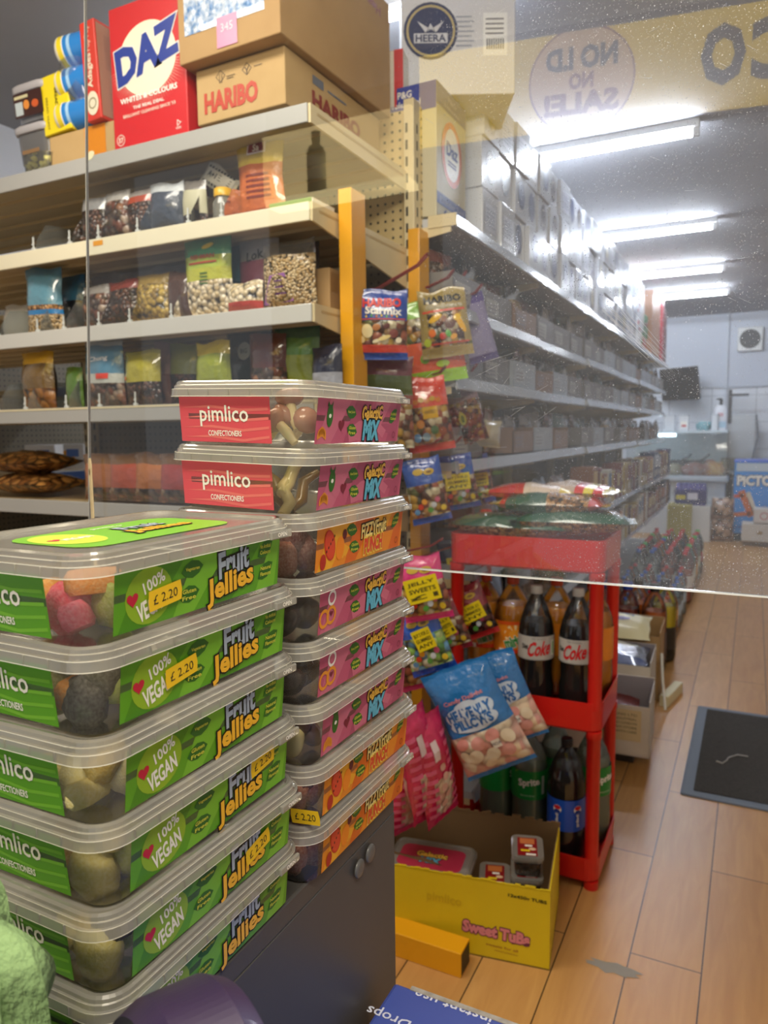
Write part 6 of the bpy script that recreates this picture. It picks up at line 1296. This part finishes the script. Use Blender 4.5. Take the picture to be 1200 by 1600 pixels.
for i, (px, rx, colr, lb) in enumerate([(1048, .16, '#d8c4a4', 'pale piece of meat at the left in the meat counter'), (1085, .14, None, 'red joint of meat in the middle of the meat counter'), (1112, .13, None, 'marbled joint of meat at the right in the meat counter')]):
    p = on(px, 738, y=YC + .2); m = MB(); m.ball((0, 0, .06), rx, .12, .07 + .02 * i, meat if not colr else mat('pale meat', colr, .5, bump=(20, .4)), 14, 8, .4, i); tag(m.build('meat_joint', None, (p.x, YC + .2, zm)), lb, 'meat', 'meat in the counter')
for i, px in enumerate((1058, 1086)):
    p = on(px, 712, y=YC + .4); m = MB(); m.box(-.14, .14, 0, .02, .04, .17, c('#2f343c'), .004); m.tube([(.06, 0, .17), (.12, 0, .20), (.16, 0, .24)], .012, c('#2f343c'), 6); tag(m.build('black_tray', None, (p.x, YC + .42, zm)), '%s black tray standing behind the meat' % ('left', 'right')[i], 'tray', 'black trays in the meat counter')
for i, (px, w_, h_, colr, lb) in enumerate([(1046, .13, .17, '#d8dee4', 'plain white canister on top of the meat counter'), (1069, .11, .17, '#dfe3e8', 'white canister with a red mark on top of the meat counter'), (1117, .08, .17, '#d5dbe2', 'small white canister at the right on top of the meat counter')]):
    p = on(px, 668, y=YC + .2); t = thing('canister', lb, 'canister', (p.x, YC + .2, zt + .01), 0); m = MB(); m.rings([(w_, w_, .02, 0), (w_, w_, .02, h_)], c(colr, .3), n=3); m.build('canister_body', t); m = MB(); m.rings([(w_ + .006, w_ + .006, .02, h_), (w_ + .006, w_ + .006, .02, h_ + .015)], c('#c4ccd4'), n=3); m.build('lid', t)
    if i == 1: m = MB(); m.T = FR((0, -w_ / 2 - .001, h_ * .45), (1, 0, 0), (0, 0, 1)); m.rect(-.035, -.04, .035, .03, white); m.ell(0, -.02, .03, .015, c('#c8505a'), .001); m.build('label', t)
p = on(1101, 663, y=YC + .2); m = MB(); m.ball((0, 0, .055), .09, .06, .06, mat('teal plastic bag', '#7fb0ba', .3, coat=.4), 12, 8, .5, 4); tag(m.build('teal_bundle', None, (p.x, YC + .2, zt + .01)), 'crumpled teal bundle on top of the meat counter', 'bundle')
p = on(1134, 645, y=YC + .3); t = thing('soap_dispenser', 'white pump dispenser bottle standing right of the teal bundle', 'dispenser', (p.x - .05, YC + .25, zt + .01)); m = MB(); m.rings([(.15, .09, .03, 0), (.15, .09, .03, .24), (.09, .06, .02, .29)], c('#d8dde6', .3), n=4); m.build('bottle_body', t)
m = MB(); m.lathe([(.018, .29), (.018, .35)], c('#22262c'), 10); m.box(-.05, .012, -.012, .012, .35, .37, c('#22262c'), .003); m.build('pump', t); m = MB(); m.T = FR((0, -.046, .12), (1, 0, 0), (0, 0, 1)); m.rect(-.06, -.09, .06, -.02, c('#a8c8dc')); m.rect(-.03, .04, .03, .08, c('#c89aa4'), .001); m.build('label', t)
# slicer and sink side
p0 = on(1139, 745, y=YC + .4); p1 = on(1240, 745, y=YC + .4); zs = on(1150, 735, y=YC + .4).z
t = thing('work_bench', 'grey work bench at the back right behind the blue freezer', 'bench', ((p0.x + p1.x) / 2, YC + .6, 0)); hw2 = (p1.x - p0.x) / 2
m = MB(); m.box(-hw2, hw2, -.25, .35, zs - .04, zs, mat('bench steel', '#a8b2bc', .3, metal=.6), .004); m.build('bench_top', t)
for sx in (-1, 1): m = MB(); m.box(sx * hw2 - .02, sx * hw2 + .02, -.22, -.18, 0, zs - .04, c('#4a4640')); m.build('leg', t); m = MB(); m.box(sx * hw2 - .02, sx * hw2 + .02, .28, .32, 0, zs - .04, c('#4a4640')); m.build('leg', t)
pz = on(1150, 648, y=YC + .7); t = thing('meat_slicer', 'pale metal machine with a raised flat board and a black handle at the back right', 'machine', (pz.x, YC + .7, zs))
hz_ = pz.z - zs; m = MB(); m.box(-.27, .22, 0, .03, .12, hz_, mat('slicer board', '#b9c0c6', .35, metal=.3), .01); m.build('board', t)
m = MB(); m.box(-.15, .15, -.2, .1, 0, .14, mat('slicer base', '#8c8678', .5), .02); m.build('machine_base', t)
m = MB(); m.box(-.09, -.05, -.03, 0, hz_ - .10, hz_ + .30, c('#30343a'), .006); m.box(-.07, .13, -.03, -.005, hz_ + .22, hz_ + .25, c('#30343a'), .004); m.build('handle', t)
m = MB(); m.tube([(.22, 0, hz_), (.25, -.05, hz_ * .6), (.19, -.1, .1)], .012, c('#6a7078')); m.build('arm', t)
# wall fan and screen
p = on(1172, 530, y=10.17); t = thing('extractor_fan', 'white square extractor fan with a dark round grille on the back wall', 'fan', (p.x, 10.17, p.z)); m = MB(); m.box(-.14, .14, -.05, 0, -.145, .145, c('#dcdedd', .35), .012); m.build('housing', t)
m = MB(); m.T = FR((0, -.051, 0), (1, 0, 0), (0, 0, 1)); m.ell(0, 0, .115, .115, c('#23262b'), 0, 0, 32)
for r in (.03, .055, .08, .1): m.ring2(0, 0, r, r + .004, c('#4a4e55'), .002)
m.build('grille', t)
p = on(1062, 600, y=9.9); t = thing('wall_screen', 'black flat screen mounted at an angle high on the back wall', 'screen', (p.x, 9.9, p.z), (R(12), 0, R(-32))); m = MB(); m.box(-.26, .26, -.03, .03, -.20, .20, c('#1d1f24', .3), .008); m.build('screen_case', t)
m = MB(); m.T = FR((0, -.031, 0), (1, 0, 0), (0, 0, 1)); m.rect(-.24, -.17, .24, .18, mat('dark glass screen', '#0c0e12', .12, coat=.6)); m.build('screen_face', t); m = MB(); m.box(-.03, .03, .03, .24, -.03, .03, c('#30343a')); m.build('bracket', t)
for x in (on(1140, 560, y=10.18).x, on(1060, 560, y=10.18).x - .4): pass
m = MB(); x = on(1136, 560, y=10.18).x; m.box(x - .012, x + .012, 10.16, 10.2, 1.25, 2.65, c('#c4cbd6')); struct(m, 'trim_2')
# stock in front of the meat counter
YS = 8.75
def at_floor(px, y): return on(px, 838, y=y).x
wp = thing('water_multipack', 'purple and blue shrink-wrapped drinks multipack beneath the meat counter ledge', 'multipack', (on(1079, 772, y=YS).x, YS, on(1079, 790, y=YS).z))
h_ = on(1079, 755, y=YS).z - on(1079, 790, y=YS).z; w_ = on(1105, 770, y=YS).x - on(1054, 770, y=YS).x
for r in range(2):
    for k in range(6): m = MB(); m.lathe([(.03, 0), (.034, .01), (.034, h_ * .8), (.02, h_)], mat('purple drink', '#5c5c9c', .25, coat=.5), 10, -w_ / 2 + .04 + k * (w_ - .08) / 5, .04 + .08 * r); m.build('drink_bottle', wp)
m = MB(); m.box(-w_ / 2, w_ / 2, -.002, .16, h_ * .15, h_ * .7, clear('pack film', '#b4b4e0', '#8c8cd0', .35, .1, 1.5)); m.T = FR((0, -.0035, h_ * .42), (1, 0, 0), (0, 0, 1)); m.rect(-w_ * .1, -h_ * .15, w_ * .22, h_ * .15, c('#d5d5e4')); m.rect(-w_ * .45, -h_ * .15, -w_ * .15, h_ * .05, c('#c8b83a')); m.build('wrap', wp)
def stock(px0, px1, py0, py1, y, d, colr, name, lab, cat='carton', artf=None, grp=None):
    x0, x1 = on(px0, py1, y=y).x, on(px1, py1, y=y).x; z0 = max(0, on(px0, py1, y=y).z); z1 = on(px0, py0, y=y).z
    return fbox(name, lab, cat, x1 - x0, d, z1 - z0, ((x0 + x1) / 2, y, z0), 0, mat('stock ' + colr, colr, .5), artf, None, None, .006, None, grp)
stock(1079, 1108, 790, 850, YS, .25, '#d5d8d8', 'white_storage_box', 'tall white box on the floor in front of the meat counter')
stock(1041, 1079, 788, 850, YS - .1, .3, '#a39c5c', 'olive_carton', 'olive green carton on the floor left of the tall white box', artf=lambda m, w, h: m.rect(w * .08, h * .1, w * .92, h * .95, c('#968e48'), .001))
for k in range(2):
    x = on(1129, 800, y=8.9).x; z = k * .24; o = bag(.24, .24, .16, [(1, film('wrapped buns', ['#b08a6c', '#a07a60', '#c4a48c', '#8a6450'], 18))], 500 + k, 8, 8, name='wrapped_pack', loc=(x, 8.9, z)); tag(o, 'wrapped brown pack beside the blue freezer, %s of two' % ('lower', 'upper')[k], 'pack', 'wrapped packs beside the freezer')
# freezer
p0 = on(1148, 722, y=9.0); p1x = on(1262, 722, y=9.0).x; fz = p0.z
t = thing('ice_cream_freezer', 'bright blue ice cream freezer with PICTO lettering and orange lolly pictures', 'freezer', ((p0.x + p1x) / 2, 9.0, 0)); hw = (p1x - p0.x) / 2; fb_ = mat('freezer blue', '#2f8fe0', .35, coat=.3)
m = MB(); m.box(-hw, hw, 0, .55, .08, fz, fb_, .01); m.build('body', t); m = MB(); m.box(-hw + .02, hw - .02, .02, .5, 0, .08, c('#22262c')); m.build('base', t)
m = MB(); m.box(-hw - .005, hw + .005, -.006, .56, fz - .0, fz + .02, mat('freezer trim', '#3a6ce0', .35), .004); m.box(-hw + .02, hw * .9, -.004, 0, fz - .10, fz - .01, c('#b8c8d4')); m.build('lid_frame', t)
m = MB(); m.T = FR((0, -.002, 0), (1, 0, 0), (0, 0, 1))
m.title('PiCTO', -hw * .42, fz - .20, .10, white, c('#2a2c44'), 0, 0, hw * .95, fat=.05, out=.10)
for (x, z, w_, h_, r, k) in [(-hw * .62, .42, .035, .15, .4, '#d86a2c'), (-hw * .45, .40, .025, .15, .35, '#e8d8c0'), (-hw * .85, .50, .05, .018, .1, '#d8502c'), (-hw * .75, .30, .09, .022, .12, '#d86a2c'), (-hw * .2, .36, .05, .03, .2, '#4a5a9c')]:
    ca, sa = math.cos(r), math.sin(r); m.poly([(x + a * ca - b * sa, z + a * sa + b * ca) for a, b in ((-w_, -h_), (w_, -h_), (w_, h_), (-w_, h_))], c(k, .3), .001)
m.text('ice cream', -hw * .8, .16, .03, c('#123a8c'), .001, .1, .02, .12); m.build('front_print', t)
stock(1158, 1262, 818, 845, 8.6, .25, '#cfcbc4', 'flat_white_carton', 'flat white carton on the floor in front of the blue freezer', artf=lambda m, w, h: m.ell(w * .28, h * .5, .03, .02, c('#a8906a'), .001))
stock(1177, 1262, 795, 817, 8.6, .25, '#dad6d2', 'small_white_carton', 'white carton stacked on the flat carton by the freezer', artf=lambda m, w, h: m.ring2(w * .2, h * .5, .03, .04, c('#c87a84'), .001))

# ---------------------------------------------------------------- lit tobacco sign behind the till, mirrored in the screen
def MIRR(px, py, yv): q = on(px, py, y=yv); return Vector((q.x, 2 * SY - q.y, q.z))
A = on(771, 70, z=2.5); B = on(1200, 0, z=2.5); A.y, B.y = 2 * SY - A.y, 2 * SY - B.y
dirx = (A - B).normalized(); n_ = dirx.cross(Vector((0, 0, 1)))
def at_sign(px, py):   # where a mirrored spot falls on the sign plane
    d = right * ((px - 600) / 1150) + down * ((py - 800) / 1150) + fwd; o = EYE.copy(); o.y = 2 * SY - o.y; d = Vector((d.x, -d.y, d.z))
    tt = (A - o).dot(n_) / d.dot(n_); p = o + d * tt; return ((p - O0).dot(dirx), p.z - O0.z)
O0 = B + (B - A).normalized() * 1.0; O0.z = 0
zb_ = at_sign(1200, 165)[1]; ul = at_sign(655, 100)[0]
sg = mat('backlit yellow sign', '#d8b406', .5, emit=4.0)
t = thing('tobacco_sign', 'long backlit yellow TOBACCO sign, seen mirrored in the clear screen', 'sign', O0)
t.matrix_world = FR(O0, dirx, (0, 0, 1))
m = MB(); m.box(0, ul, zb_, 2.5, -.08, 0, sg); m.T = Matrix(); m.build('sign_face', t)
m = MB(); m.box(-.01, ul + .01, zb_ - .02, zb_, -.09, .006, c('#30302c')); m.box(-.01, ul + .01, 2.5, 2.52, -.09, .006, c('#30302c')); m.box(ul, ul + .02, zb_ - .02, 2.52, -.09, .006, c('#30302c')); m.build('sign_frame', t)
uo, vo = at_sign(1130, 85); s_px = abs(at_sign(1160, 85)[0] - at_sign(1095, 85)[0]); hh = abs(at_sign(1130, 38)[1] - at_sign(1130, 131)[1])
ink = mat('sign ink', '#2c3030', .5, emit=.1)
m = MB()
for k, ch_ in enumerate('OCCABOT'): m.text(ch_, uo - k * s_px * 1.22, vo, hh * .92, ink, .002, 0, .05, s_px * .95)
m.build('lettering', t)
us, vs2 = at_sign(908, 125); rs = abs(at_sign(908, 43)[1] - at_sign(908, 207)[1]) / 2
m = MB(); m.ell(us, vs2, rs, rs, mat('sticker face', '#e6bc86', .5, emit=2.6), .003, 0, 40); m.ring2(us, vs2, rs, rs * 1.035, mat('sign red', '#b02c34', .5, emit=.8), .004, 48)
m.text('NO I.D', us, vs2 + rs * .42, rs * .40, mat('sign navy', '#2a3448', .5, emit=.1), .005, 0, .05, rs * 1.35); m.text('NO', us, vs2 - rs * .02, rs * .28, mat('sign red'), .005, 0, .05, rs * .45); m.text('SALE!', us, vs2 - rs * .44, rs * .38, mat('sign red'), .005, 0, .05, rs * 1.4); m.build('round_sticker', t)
# cream cabinet with a bottle behind the till, glow added to mirror brightly
pa, pb = MIRR(412, 300, 2.5), MIRR(642, 300, 2.5); za, zb2 = MIRR(520, 190, 2.5).z, MIRR(520, 298, 2.5).z
t = thing('glow_cabinet', 'cream cabinet panel with an added glow, mirrored in the screen below the crisp carton', 'cabinet', ((pa.x + pb.x) / 2, pa.y, 0)); hw = (pb.x - pa.x) / 2
m = MB(); m.box(-hw, hw, -.03, 0, zb2, za, mat('added glow cream panel', '#e6cf98', .5, emit=3.2)); m.build('glow_panel', t)
m = MB(); m.box(-hw * .8, hw + .02, -.02, .08, zb2 - .045, zb2 - .02, mat('added glow ledge strip', '#ecd9a0', .5, emit=5)); m.build('ledge', t)
m = MB(); m.box(-hw, hw, -.3, -.03, .0, za + .1, c('#3a342c')); m.build('carcass', t)
p = MIRR(486, 285, 2.42); t = thing('gel_bottle', 'grey-green bottle with a white label mirrored in front of the cream panel', 'bottle', (p.x, pa.y + .04, zb2 - .02)); m = MB(); m.lathe([(.03, 0), (.036, .01), (.036, .15), (.028, .17), (.014, .18), (.014, .2)], mat('dark green bottle', '#56645c', .3), 16); m.build('bottle_body', t); m = MB(); m.lathe([(.017, .195), (.017, .225)], c('#3c463f'), 12); m.build('cap', t)
m = MB(); m.lathe([(.0365, .05), (.0365, .13)], c('#b4bcae'), 16, cap0=False, cap1=False); m.build('label', t)
for m_ in [x for x in bpy.data.objects if x.get('label') == 'x']: bpy.data.objects.remove(m_)
